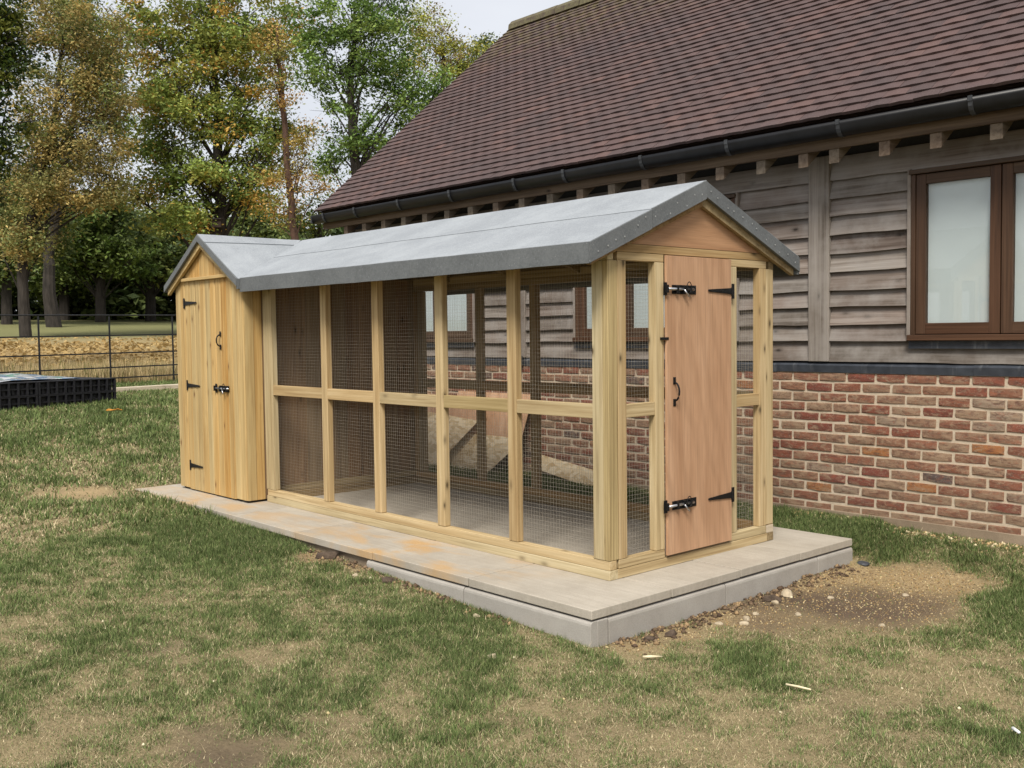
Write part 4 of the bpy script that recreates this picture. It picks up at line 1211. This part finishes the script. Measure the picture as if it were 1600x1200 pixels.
# ------------------------------------------------------------------ grass, straw, gravel
def blades(n_try, region, hmin, hmax, wid, dens_far, seed, mode):
    rg = np.random.default_rng(seed)
    x0, x1, y0, y1 = region
    x = rg.uniform(x0, x1, n_try); y = rg.uniform(y0, y1, n_try)
    d = np.hypot(x - CP.x, y - CP.y)
    # only where the lens or a step beside it can see
    dx, dy = x - CP.x, y - CP.y
    zc = dx * fw.x + dy * fw.y; uc = (dx * rt.x + dy * rt.y) / np.maximum(zc, .01)
    ok = (zc > 1.5) & (np.abs(uc) < 0.72) & ~in_paving(x, y, .012) & ~((y > 3.04) & (x > -8.0))
    g, b, s = growth(x, y)
    if mode == 'lawn':
        keep = rg.random(n_try) < np.clip(0.68 + .45 * g - 1.1 * b - 1.3 * s, 0.07, 1) * np.clip(4.6 / np.maximum(d, 4.6), 0, 1) ** dens_far
        ok &= keep & (x > -15.6)
    x, y, d, g, b = x[ok], y[ok], d[ok], g[ok], b[ok]
    n = len(x)
    z = ground_z(x, y)
    h = rg.uniform(hmin, hmax, n) * (0.55 + 0.65 * g) * np.clip(d / 6, 1, 2.0) ** .6
    az = rg.uniform(0, 2 * np.pi, n)
    strawp = rg.random(n) < np.clip(0.80 - 0.72 * g, 0.10, .9)
    wisp = rg.random(n) < .022
    strawp |= wisp; h = np.where(wisp, rg.uniform(.04, .09, n), h)
    wd = wid * rg.uniform(.7, 1.4, n) * np.clip(d / 5, 1, 3) * np.where(wisp, .55, 1.0)
    tuft = (fbm(x + 3, y - 8, 2, 5.0) > .70) & ~strawp; h = np.where(tuft, h * 1.35, h)
    lean = np.where(strawp, rg.uniform(.9, 3.2, n), rg.uniform(.25, 1.3, n))
    up_h = h / np.sqrt(1 + lean ** 2); out = up_h * lean
    cx, sx = np.cos(az), np.sin(az)
    px, py = -sx * wd / 2, cx * wd / 2
    ctr = np.stack([x, y, z - .004], 1)
    P = np.stack([ctr + np.stack([px, py, 0 * px], 1), ctr - np.stack([px, py, 0 * px], 1), ctr + np.stack([cx * out, sx * out, up_h], 1)], 1)
    tq = rg.random((n, 1))
    gr = lin(80, 102, 54) * (1 - tq) + lin(134, 148, 92) * tq
    deep = smooth(.55, 1.0, g)[:, None]
    gr = gr * (1 - .22 * deep)
    stc = lin(158, 144, 110) + (lin(224, 210, 172) - lin(158, 144, 110)) * rg.random((n, 1)) ** 2
    cols = np.where(strawp[:, None], stc, gr) * rg.uniform(.5, 1.3, (n, 1))
    k = np.arange(n) * 3
    return P.reshape(-1, 3), np.stack([k, k + 1, k + 2], 1), np.repeat(cols, 3, 0)
parts = [blades(2500000, (-4.0, 4.2, -4.6, 3.05), .012, .041, .0036, 0.9, 1, 'lawn'),
         blades(950000, (-15.6, -4.0, -4.6, 6.0), .03, .065, .0055, 0.55, 2, 'lawn')]
Vb, Fb, Cb, o_ = [], [], [], 0
for V, F, Cc in parts:
    Vb.append(V); Fb.append(F + o_); Cb.append(Cc); o_ += len(V)
tag(obj("grass", np_mesh("grass", np.concatenate(Vb), np.concatenate(Fb), BLADE, np.concatenate(Cb))), "short patchy lawn grass, green mixed with dry straw", "grass", kind='stuff')

def tall_grass():
    rg = np.random.default_rng(5)
    n = 42000
    t = rg.random(n); off = np.abs(rg.normal(0, 1.0, n)) * 2.2
    f0 = FP0 - fdir * 4
    x = f0.x + fdir.x * 14 * t - .15 - off; y = f0.y + fdir.y * 14 * t
    z = np.interp(x, GX, GZ)
    patch = fbm(x, y, 3, .8)
    h = rg.uniform(.12, .55, n) * (0.35 + 1.0 * patch) * np.where(off < 1.0, 1.0, .55)
    az = rg.uniform(0, 2*np.pi, n); wd = .011 * rg.uniform(.6, 1.3, n); le = rg.uniform(.05, .5, n)
    px, py = -np.sin(az) * wd, np.cos(az) * wd
    c = np.stack([x, y, z - .01], 1)
    P = np.stack([c + np.stack([px, py, 0*px], 1), c - np.stack([px, py, 0*px], 1), c + np.stack([np.cos(az)*h*le, np.sin(az)*h*le, h], 1)], 1)
    gm = rg.random((n, 1)) < .16
    col = np.where(gm, lin(98, 104, 52), lin(160, 140, 98) + (lin(194, 176, 134) - lin(160, 140, 98)) * rg.random((n, 1))) * rg.uniform(.7, 1.1, (n, 1))
    k = np.arange(n) * 3
    return P.reshape(-1, 3), np.stack([k, k+1, k+2], 1), np.repeat(col, 3, 0)
V, F, Cc = tall_grass()
tag(obj("dry_grass", np_mesh("dry_grass", V, F, BLADE, Cc)), "tall straw-coloured grass along the far side of the fence", "grass", kind='stuff')

def litter():
    rg = np.random.default_rng(8)
    n = 30000
    x = rg.uniform(-36, -16.5, n); y = rg.uniform(-3, 26, n)
    k = rg.random(n) < np.clip(fbm(x, y, 3, .3) * 2.4 - .6, 0, 1); x, y = x[k], y[k]; n = len(x)
    z = np.interp(x, GX, GZ) + .03
    az = rg.uniform(0, 6.3, n); s = rg.uniform(.03, .09, n)
    ti = rg.normal(0, .35, (n, 2))
    ux = np.stack([np.cos(az)*s, np.sin(az)*s, ti[:, 0]*s], 1); uy = np.stack([-np.sin(az)*s*.7, np.cos(az)*s*.7, ti[:, 1]*s], 1)
    c = np.stack([x, y, z], 1)
    P = np.stack([c - ux, c - uy, c + ux, c + uy], 1)
    col = lin(142, 116, 70) + (lin(186, 162, 112) - lin(142, 116, 70)) * rg.random((n, 1))
    q = np.arange(n) * 4
    return P.reshape(-1, 3), np.stack([q, q+1, q+2, q+3], 1), np.repeat(col, 4, 0)
V, F, Cc = litter()
tag(obj("leaf_litter", np_mesh("leaf_litter", V, F, LEAF, Cc)), "golden fallen leaves over the meadow beneath the trees", "leaf litter", kind='stuff')

def grains(name, n, place, rmin, rmax, cols, label, cat):
    rg = np.random.default_rng(len(name))
    x, y = place(rg, n)
    k = ~in_paving(x, y, .015); x, y = x[k], y[k]; n = len(x)
    z = ground_z(x, y)
    r = rg.uniform(0, 1, n) ** 3 * (rmax - rmin) + rmin
    o6 = np.array([(1,0,0),(-1,0,0),(0,1,0),(0,-1,0),(0,0,.7),(0,0,-.7)], float)
    an = rg.uniform(0, 6.3, n); ca_, sa_ = np.cos(an), np.sin(an)
    jit = rg.uniform(.6, 1.35, (n, 6, 1))
    P = o6[None] * jit * r[:, None, None]
    Q = np.stack([P[..., 0]*ca_[:, None] - P[..., 1]*sa_[:, None], P[..., 0]*sa_[:, None] + P[..., 1]*ca_[:, None], P[..., 2]], -1) + np.stack([x, y, z + r*.3], 1)[:, None]
    f8 = np.array([(0,2,4),(2,1,4),(1,3,4),(3,0,4),(2,0,5),(1,2,5),(3,1,5),(0,3,5)])
    F = (np.arange(n) * 6)[:, None, None] + f8[None]
    c = np.array(cols)[rg.integers(0, len(cols), n)] * rg.uniform(.75, 1.2, (n, 1))
    tag(obj(name, np_mesh(name, Q.reshape(-1, 3), F.reshape(-1, 3), GRAIN, np.repeat(c, 6, 0))), label, cat, kind='stuff')
GRAIN = attr_col("mineral_grain", 0.9)
def pl_wall(rg, n):
    return rg.uniform(-5.5, 2.6, n), 3.035 - np.abs(rg.normal(0, .09, n))
grains("gravel", 5200, pl_wall, .004, .020, [lin(190, 165, 120), lin(160, 135, 98), lin(205, 190, 155), lin(120, 100, 78)], "pale gravel and crumbs along the foot of the brick wall", "gravel")
def pl_sand(rg, n):
    x = rg.uniform(-2.6, 1.6, n * 6); y = rg.uniform(-1.2, 2.7, n * 6)
    _, b, s = growth(x, y)
    k = rg.random(n * 6) < np.clip(s + .35 * b, 0, 1)
    return x[k][:n], y[k][:n]
grains("sand_grains", 20000, pl_sand, .002, .0075, [lin(172, 150, 106), lin(158, 132, 90), lin(140, 118, 86), lin(186, 168, 130), lin(108, 92, 74)], "coarse orange building sand and crumbs spilled round the plinth", "sand")
def pl_crumbs(rg, n):
    m = int(n * .62)
    x = np.concatenate([.375 + np.abs(rg.normal(0, .07, m)), rg.uniform(-2.4, -.2, n - m)])
    y = np.concatenate([rg.uniform(-.45, 2.0, m), -.555 - np.abs(rg.normal(0, .045, n - m))])
    return x, y
grains("soil_crumbs", 1700, pl_crumbs, .003, .022, [lin(92, 76, 60), lin(76, 62, 50), lin(112, 94, 74), lin(140, 118, 88)], "dark crumbs of dug soil along the foot of the kerbs", "soil")
def pl_bits(rg, n):
    x = rg.uniform(-9.0, 3.0, n); y = rg.uniform(-4.2, 2.2, n)
    return x, y
grains("pebbles", 900, pl_bits, .003, .013, [lin(205, 195, 165), lin(190, 172, 130), lin(150, 130, 100)], "tiny pale pebbles and chips lying in the lawn", "pebbles")

# ------------------------------------------------------------------ trees
def leaf_cloud(blobs, per, nleaf, sig, size, pal, seed, flat=.6, up_=.5):
    rg = np.random.default_rng(seed)
    cen = []
    for (bx, by, bz, a, b) in blobs:
        m = max(4, int(per * (a * a * b) ** .62))
        d = rg.normal(size=(m, 3)); d /= np.linalg.norm(d, axis=1)[:, None]
        r = rg.random((m, 1)) ** .42
        cen.append(np.array([bx, by, bz]) + d * r * np.array([a, a, b]))
    cen = np.concatenate(cen)
    nc = len(cen)
    pal = np.array(pal)
    w = rg.integers(0, len(pal), nc)
    ccol = pal[w] * rg.uniform(.7, 1.2, (nc, 1))
    idx = np.repeat(np.arange(nc), nleaf)
    n = len(idx)
    cs = sig * rg.uniform(.6, 1.4, nc)
    p = cen[idx] + rg.normal(size=(n, 3)) * np.array([1, 1, flat]) * cs[idx][:, None]
    s = size * rg.uniform(.55, 1.35, n)
    nr = rg.normal(size=(n, 3)); nr[:, 2] = np.abs(nr[:, 2]) + up_; nr /= np.linalg.norm(nr, axis=1)[:, None]
    t = np.cross(nr, rg.normal(size=(n, 3))); t /= np.linalg.norm(t, axis=1)[:, None]
    b = np.cross(nr, t)
    t = t * s[:, None]; b = b * (s * .62)[:, None]
    V = np.stack([p - t, p - b * .8 + nr * (s * .12)[:, None], p + t, p + b * .8 + nr * (s * .12)[:, None]], 1).reshape(-1, 3)
    q = np.arange(n) * 4
    F = np.stack([q, q+1, q+2, q+3], 1)
    col = ccol[idx] * rg.uniform(.65, 1.3, (n, 1))
    swap = rg.random(n) < .2
    col[swap] = pal[rg.integers(0, len(pal), swap.sum())]
    return V, F, np.repeat(col, 4, 0), cen

def tree(name, base, blobs, trunk, per, nleaf, sig, size, pal, label, cat, seed, barkm=None, group="trees beyond the fence", limbs=38, flat=.6):
    root = empty(name, base, label, cat, group)
    V, F, Cc, cen = leaf_cloud(blobs, per, nleaf, sig, size, pal, seed, flat)
    cr = obj("crown", np_mesh("crown", V, F, LEAF, Cc), root)
    rr = random.Random(seed)
    tk = MB()
    pts = [Vector(q[:3]) for q in trunk]; rad = [q[3] for q in trunk]
    if pts[0].z > -.1: pts.insert(0, Vector((pts[0].x, pts[0].y, -.4))); rad.insert(0, rad[0] * 1.35)
    else: pts[0].z = -.5
    # smooth the run of the trunk
    P2, R2 = [], []
    for i in range(len(pts) - 1):
        for k in range(4):
            t = k / 4
            P2.append(pts[i].lerp(pts[i+1], t) + Vector((rr.uniform(-.05, .05), rr.uniform(-.05, .05), 0)) * (1 if i else .3)); R2.append(rad[i]*(1-t) + rad[i+1]*t)
    P2.append(pts[-1]); R2.append(rad[-1])
    tk.tube(P2, R2, 10)
    tko = tk.build("trunk", barkm or BARK, root)   # root sits at base: local coordinates
    tko.data.transform(Matrix.Translation(base_of(root)))
    lb = MB()
    for c in rr.sample(list(cen), min(limbs, len(cen))):
        c = Vector(c)
        hz = max(pts[0].z + 1.5, c.z - max(1.0, (c.xy - pts[-1].xy).length * rr.uniform(.7, 1.3)) - rr.uniform(0, 1.0))
        j = min(range(len(P2)), key=lambda i: abs(P2[i].z - hz))
        a = P2[j]; r0 = max(.02, R2[j] * rr.uniform(.16, .32))
        mid = a.lerp(c, .5) + Vector((rr.uniform(-.3, .3), rr.uniform(-.3, .3), rr.uniform(-.1, .45)))
        q = [a, a.lerp(mid, .55) + Vector((0, 0, .05)), mid, mid.lerp(c, .6) + Vector((rr.uniform(-.15, .15), rr.uniform(-.15, .15), .08)), c]
        lb.tube(q, [r0, r0*.8, r0*.62, r0*.4, r0*.15], 5, False)
        for _ in range(3):
            e = c + Vector((rr.uniform(-.7, .7), rr.uniform(-.7, .7), rr.uniform(-.2, .8)))
            lb.tube([q[3], q[3].lerp(e, .5) + Vector((0, 0, .06)), e], [r0*.35, r0*.22, r0*.08], 4, False)
    lo = lb.build("limbs", barkm or BARK, root)
    lo.data.transform(Matrix.Translation(base_of(root)))
    return root

OLIVE = [lin(137, 155, 81), lin(155, 164, 85), lin(121, 143, 76), lin(170, 168, 87), lin(132, 150, 81), lin(148, 157, 83), lin(195, 161, 85)]
GOLD = [lin(158, 144, 92), lin(172, 152, 94), lin(136, 138, 84), lin(184, 164, 104), lin(122, 132, 80), lin(150, 138, 90), lin(130, 130, 80)]
ASHG = [lin(105, 132, 68), lin(125, 150, 75), lin(89, 116, 59), lin(141, 162, 87), lin(109, 135, 71)]
LIME = [lin(151, 160, 78), lin(168, 172, 84), lin(130, 143, 71), lin(183, 176, 88), lin(145, 128, 88)]
DARK = [lin(99, 112, 66), lin(120, 134, 74), lin(82, 99, 60), lin(142, 148, 80), lin(110, 123, 80)]
OAKG = [lin(99, 121, 58), lin(119, 136, 66), lin(136, 142, 70), lin(86, 107, 53)]
FIRG = [lin(61, 79, 37), lin(79, 98, 40), lin(51, 68, 34), lin(108, 113, 45)]

TREES = dict(  # tree data here and in WOOD converted from image pixels at assumed depths
 fir=((-20.03,1.92,0.79),[(-0.05,0.44,7.77,0.69,0.83),(0.03,0.44,6.66,0.67,0.83),(-0.03,0.29,5.55,0.76,0.83),(0.06,0.52,7.21,0.56,0.69),(-0.23,-0.01,4.45,0.83,0.83),(-0.27,0.28,8.89,0.69,0.83)],[(-0.02,0.04,1.95,0.208),(-0.12,0.18,5.28,0.139),(-0.17,0.38,8.88,0.056)]),
 birch=((-36.43,7.69,1.54),[(0.79,1.67,11.43,1.56,1.44),(0.53,1.22,9.28,1.8,1.44),(0.26,0.78,7.36,1.68,1.32),(1.39,2.02,7.1,1.44,1.2),(1.74,2.54,9.01,1.08,1.44),(1.12,1.59,5.43,1.68,0.96),(-0.17,0.17,5.46,1.32,1.2),(1.92,2.49,5.66,0.84,0.84),(-0.04,0.81,12.16,0.96,1.44),(1.92,2.9,11.17,0.53,0.96),(-0.28,-0.08,3.78,1.2,0.96)],[(0.02,-0.03,-0.11,0.24),(-0.12,-0.08,1.38,0.204),(-0.2,-0.04,3.06,0.18),(0.15,0.52,5.45,0.144),(0.54,1.2,8.8,0.096),(0.62,1.5,11.67,0.048)]),
 oak=((-46.2,11.83,2.04),[(0.54,1.57,13.64,1.52,1.67),(1.3,2.28,11.81,1.15,1.82),(0.08,1.2,15.47,1.21,1.52),(1.77,2.64,9.69,0.91,1.21),(-0.1,0.42,7.6,1.21,1.82)],[(0.04,-0.01,-0.39,0.394),(-0.18,-0.11,1.55,0.303),(-0.27,-0.07,3.37,0.258),(0.09,0.66,7.9,0.182),(0.57,1.52,12.43,0.091)]),
 maple=((-35.3,14.92,1.49),[(-0.62,0.23,13.15,2.65,1.33),(-1.64,-1.02,11.58,1.99,1.46),(0.41,1.23,11.28,2.25,1.59),(-0.69,-0.12,9.44,2.92,1.33),(-1.81,-1.46,8.01,1.72,1.06),(0.85,1.5,8.22,1.86,1.33),(-0.35,0.06,6.66,2.65,1.06),(-2.02,-1.84,6.03,1.19,0.74),(-0.7,0.34,15.8,2.39,1.59),(-2.57,-1.94,12.92,1.06,1.19),(1.34,2.38,12.85,1.06,1.59),(0.83,1.31,5.97,1.33,0.8),(-0.92,-0.71,4.81,1.86,0.69),(-1.95,-1.48,10.0,1.33,1.06)],[(0.07,0.04,0.16,0.292),(-0.07,0.15,3.87,0.252),(-0.22,0.23,7.05,0.212),(-0.39,0.25,9.97,0.146),(-0.63,0.24,13.41,0.066)]),
 pine=((-31.51,16.12,1.32),[(-0.03,0.48,7.73,0.96,1.01),(-0.46,-0.1,6.35,0.88,0.63),(0.22,0.64,6.09,0.76,0.63),(-0.87,-0.16,11.66,0.76,1.26),(-0.39,0.22,9.63,0.76,0.76),(-0.43,-0.16,5.09,0.88,0.51)],[(0.13,0.11,0.29,0.177),(-0.07,0.15,3.95,0.152),(-0.31,0.11,6.86,0.126),(-0.62,0.0,10.14,0.101),(-0.77,0.0,12.41,0.051)]),
 ash=((-24.72,14.67,1.0),[(-0.2,0.49,10.63,1.83,1.4),(-0.87,-0.38,8.93,1.18,1.18),(0.7,1.39,9.33,1.4,1.61),(-0.18,0.26,7.2,1.29,0.97),(1.18,1.79,7.61,1.07,1.07),(-1.14,-0.54,10.87,0.97,1.07),(0.1,0.98,12.77,1.93,1.07),(1.66,2.39,8.46,0.64,0.86),(-0.87,-0.57,6.36,0.64,0.54),(0.56,1.03,6.55,0.97,0.75)],[(0.04,0.01,0.56,0.215),(-0.12,0.18,5.27,0.183),(-0.3,0.14,7.42,0.15),(-0.45,0.11,9.14,0.097),(-0.29,0.44,11.28,0.054)]),
 sapling=((-36.02,20.09,1.52),[(-0.14,0.21,5.61,0.87,1.02),(-0.51,-0.25,5.03,1.02,0.73),(0.22,0.68,6.47,0.73,0.73)],[(0.11,0.08,0.09,0.116),(-0.1,0.15,4.16,0.102),(-0.19,0.18,5.9,0.058)]),
 lime=((-31.53,23.56,1.32),[(-0.34,0.51,12.86,1.08,1.42),(0.27,1.09,11.57,0.99,1.14),(-1.04,-0.19,13.87,0.99,0.99),(-0.07,0.59,9.88,0.99,0.85),(0.51,1.46,12.99,0.51,0.85),(-1.28,-0.57,12.17,0.85,0.85)],[(0.05,0.02,0.23,0.199),(-0.2,0.4,9.31,0.142),(-0.31,0.56,13.0,0.057)]),
 far=((-43.19,36.06,1.89),[(-0.46,0.69,16.67,0.78,0.94),(-0.93,0.08,15.5,1.02,0.78),(-0.13,1.08,17.05,0.39,0.55)],[(0.02,-0.03,-0.34,0.196),(-0.44,0.66,16.08,0.098)]),
)
tree("fir_tree", *TREES['fir'], 40, 120, .20, .055, FIRG, "dark evergreen tree cut off by the left edge", "tree", 11, limbs=24)
tree("birch_tree", *TREES['birch'], 20, 140, .32, .066, GOLD, "golden brown birch with pale leaning trunk, far left", "tree", 12, limbs=60)
tree("oak_tree", *TREES['oak'], 15, 130, .38, .085, OAKG, "green oak rising behind the golden birch", "tree", 13)
tree("maple_tree", *TREES['maple'], 13, 140, .34, .09, OLIVE, "broad olive and orange maple standing behind the shed roof", "tree", 14, limbs=90)
tree("pine_tree", *TREES['pine'], 14, 120, .27, .062, [lin(178, 156, 90), lin(160, 148, 84), lin(132, 136, 80), lin(184, 148, 86)], "slim tree with reddish trunk and yellow leaves beside the barn roof", "tree", 15, BARK_RED, limbs=24)
tree("ash_tree", *TREES['ash'], 16, 140, .27, .068, ASHG, "tall fresh green ash behind the barn's roof slope", "tree", 16, limbs=80)
tree("sapling_tree", *TREES['sapling'], 12, 80, .28, .075, OAKG, "small green tree low beside the barn's eaves corner", "tree", 17, limbs=14)
tree("lime_tree", *TREES['lime'], 17, 120, .28, .066, LIME, "yellow-green thin-crowned tree right of the green ash", "tree", 18, limbs=34)
tree("distant_tree", *TREES['far'], 16, 90, .35, .10, DARK, "dark distant treetop just left of the barn ridge", "tree", 19, limbs=10)
WOOD = [((-52.86,16.42,2.39),[(-0.08,0.3,5.42,1.94,1.94),(0.56,0.88,3.64,1.94,1.41),(-0.75,-0.54,4.02,1.77,1.59)],.318,"dark tree with slim black trunk, right of the two pale trunks"),
 ((-49.88,10.75,2.23),[(-0.37,0.01,5.9,2.21,1.89),(0.52,0.88,4.31,1.89,1.58),(-0.73,-0.57,3.38,1.89,1.58),(1.12,1.63,5.56,1.26,1.26)],.284,"dark bushy tree behind the pale leaning trunk"),
 ((-58.37,16.3,2.62),[(-0.27,0.07,4.91,2.08,2.27),(0.42,0.69,3.0,1.89,1.52),(-0.85,-0.71,3.03,1.89,1.52)],.341,"dark rounded tree between the thick trunk and slim black trunk"),
 ((-54.93,20.09,2.49),[(-0.02,0.36,5.16,2.08,1.71),(-0.62,-0.4,3.84,1.89,1.71),(0.78,1.14,3.82,1.71,1.52)],.341,"dark tree seen just left of the shed gable"),
 ((-56.56,24.27,2.58),[(-0.15,0.23,5.45,2.02,1.41),(-0.66,-0.42,4.25,2.02,1.62),(0.95,1.4,4.82,1.82,1.41)],.364,"dark low tree above the shed's roof peak"),
 ((-50.61,24.87,2.27),[(-0.28,0.08,5.49,1.52,1.14),(0.26,0.61,4.54,1.71,1.14),(-0.69,-0.29,6.64,0.95,0.76)],.341,"dark low tree above the meeting of the two felt roofs")]
for k, (bs, bl, r0, lb) in enumerate(WOOD):
    tree("wood_tree", bs, bl, [(0, 0, -.5, r0), (-.08, .1, 2.6, r0*.78), (-.09, .3, 5.4, r0*.4)], 15, 100, .42, .14, DARK if k % 2 else DARK[:3] + OAKG[:2], lb, "tree", 30 + k, limbs=24, group="dark trees at the wood's edge")
def far_wood():
    rg = np.random.default_rng(77)
    bl = []
    for k in range(120):
        t = rg.random()
        y = -6 + 60 * t
        x = -66 + rg.uniform(-6, 5) + 0.10 * y
        z = float(np.interp(x, GX, GZ))
        hgt = rg.uniform(-0.6, 5.6)
        bl.append((x, y, z + hgt, rg.uniform(1.8, 3.2), rg.uniform(1.4, 2.4)))
    V, F, Cc, _ = leaf_cloud(bl, 8, 42, .55, .33, DARK[:3] + [lin(56, 62, 30)], 78, .7)
    tag(obj("far_woodland", np_mesh("far_woodland", V, F, LEAF, Cc)), "dark mass of woodland along the far side of the meadow", "woodland", kind='stuff')
far_wood()
bx = empty("nest_box", (-35.05, 14.80, 5.9), "small dark box fixed on the trunk of the olive maple", "nest box")
MB().extrude([(-35.18, 14.68, 5.95), (-34.92, 14.92, 5.95), (-34.92, 14.92, 6.30), (-35.18, 14.68, 6.30)], (.16, -.16, 0)).build("box", simple("dark_box", (.035, .022, .018), .8), bx, .01)
MB().extrude([(-35.22, 14.66, 6.31), (-34.88, 14.96, 6.31), (-34.88, 14.96, 6.35), (-35.22, 14.66, 6.35)], (.22, -.22, -.05)).build("lid", simple("dark_lid", (.03, .022, .02), .8), bx, .01)
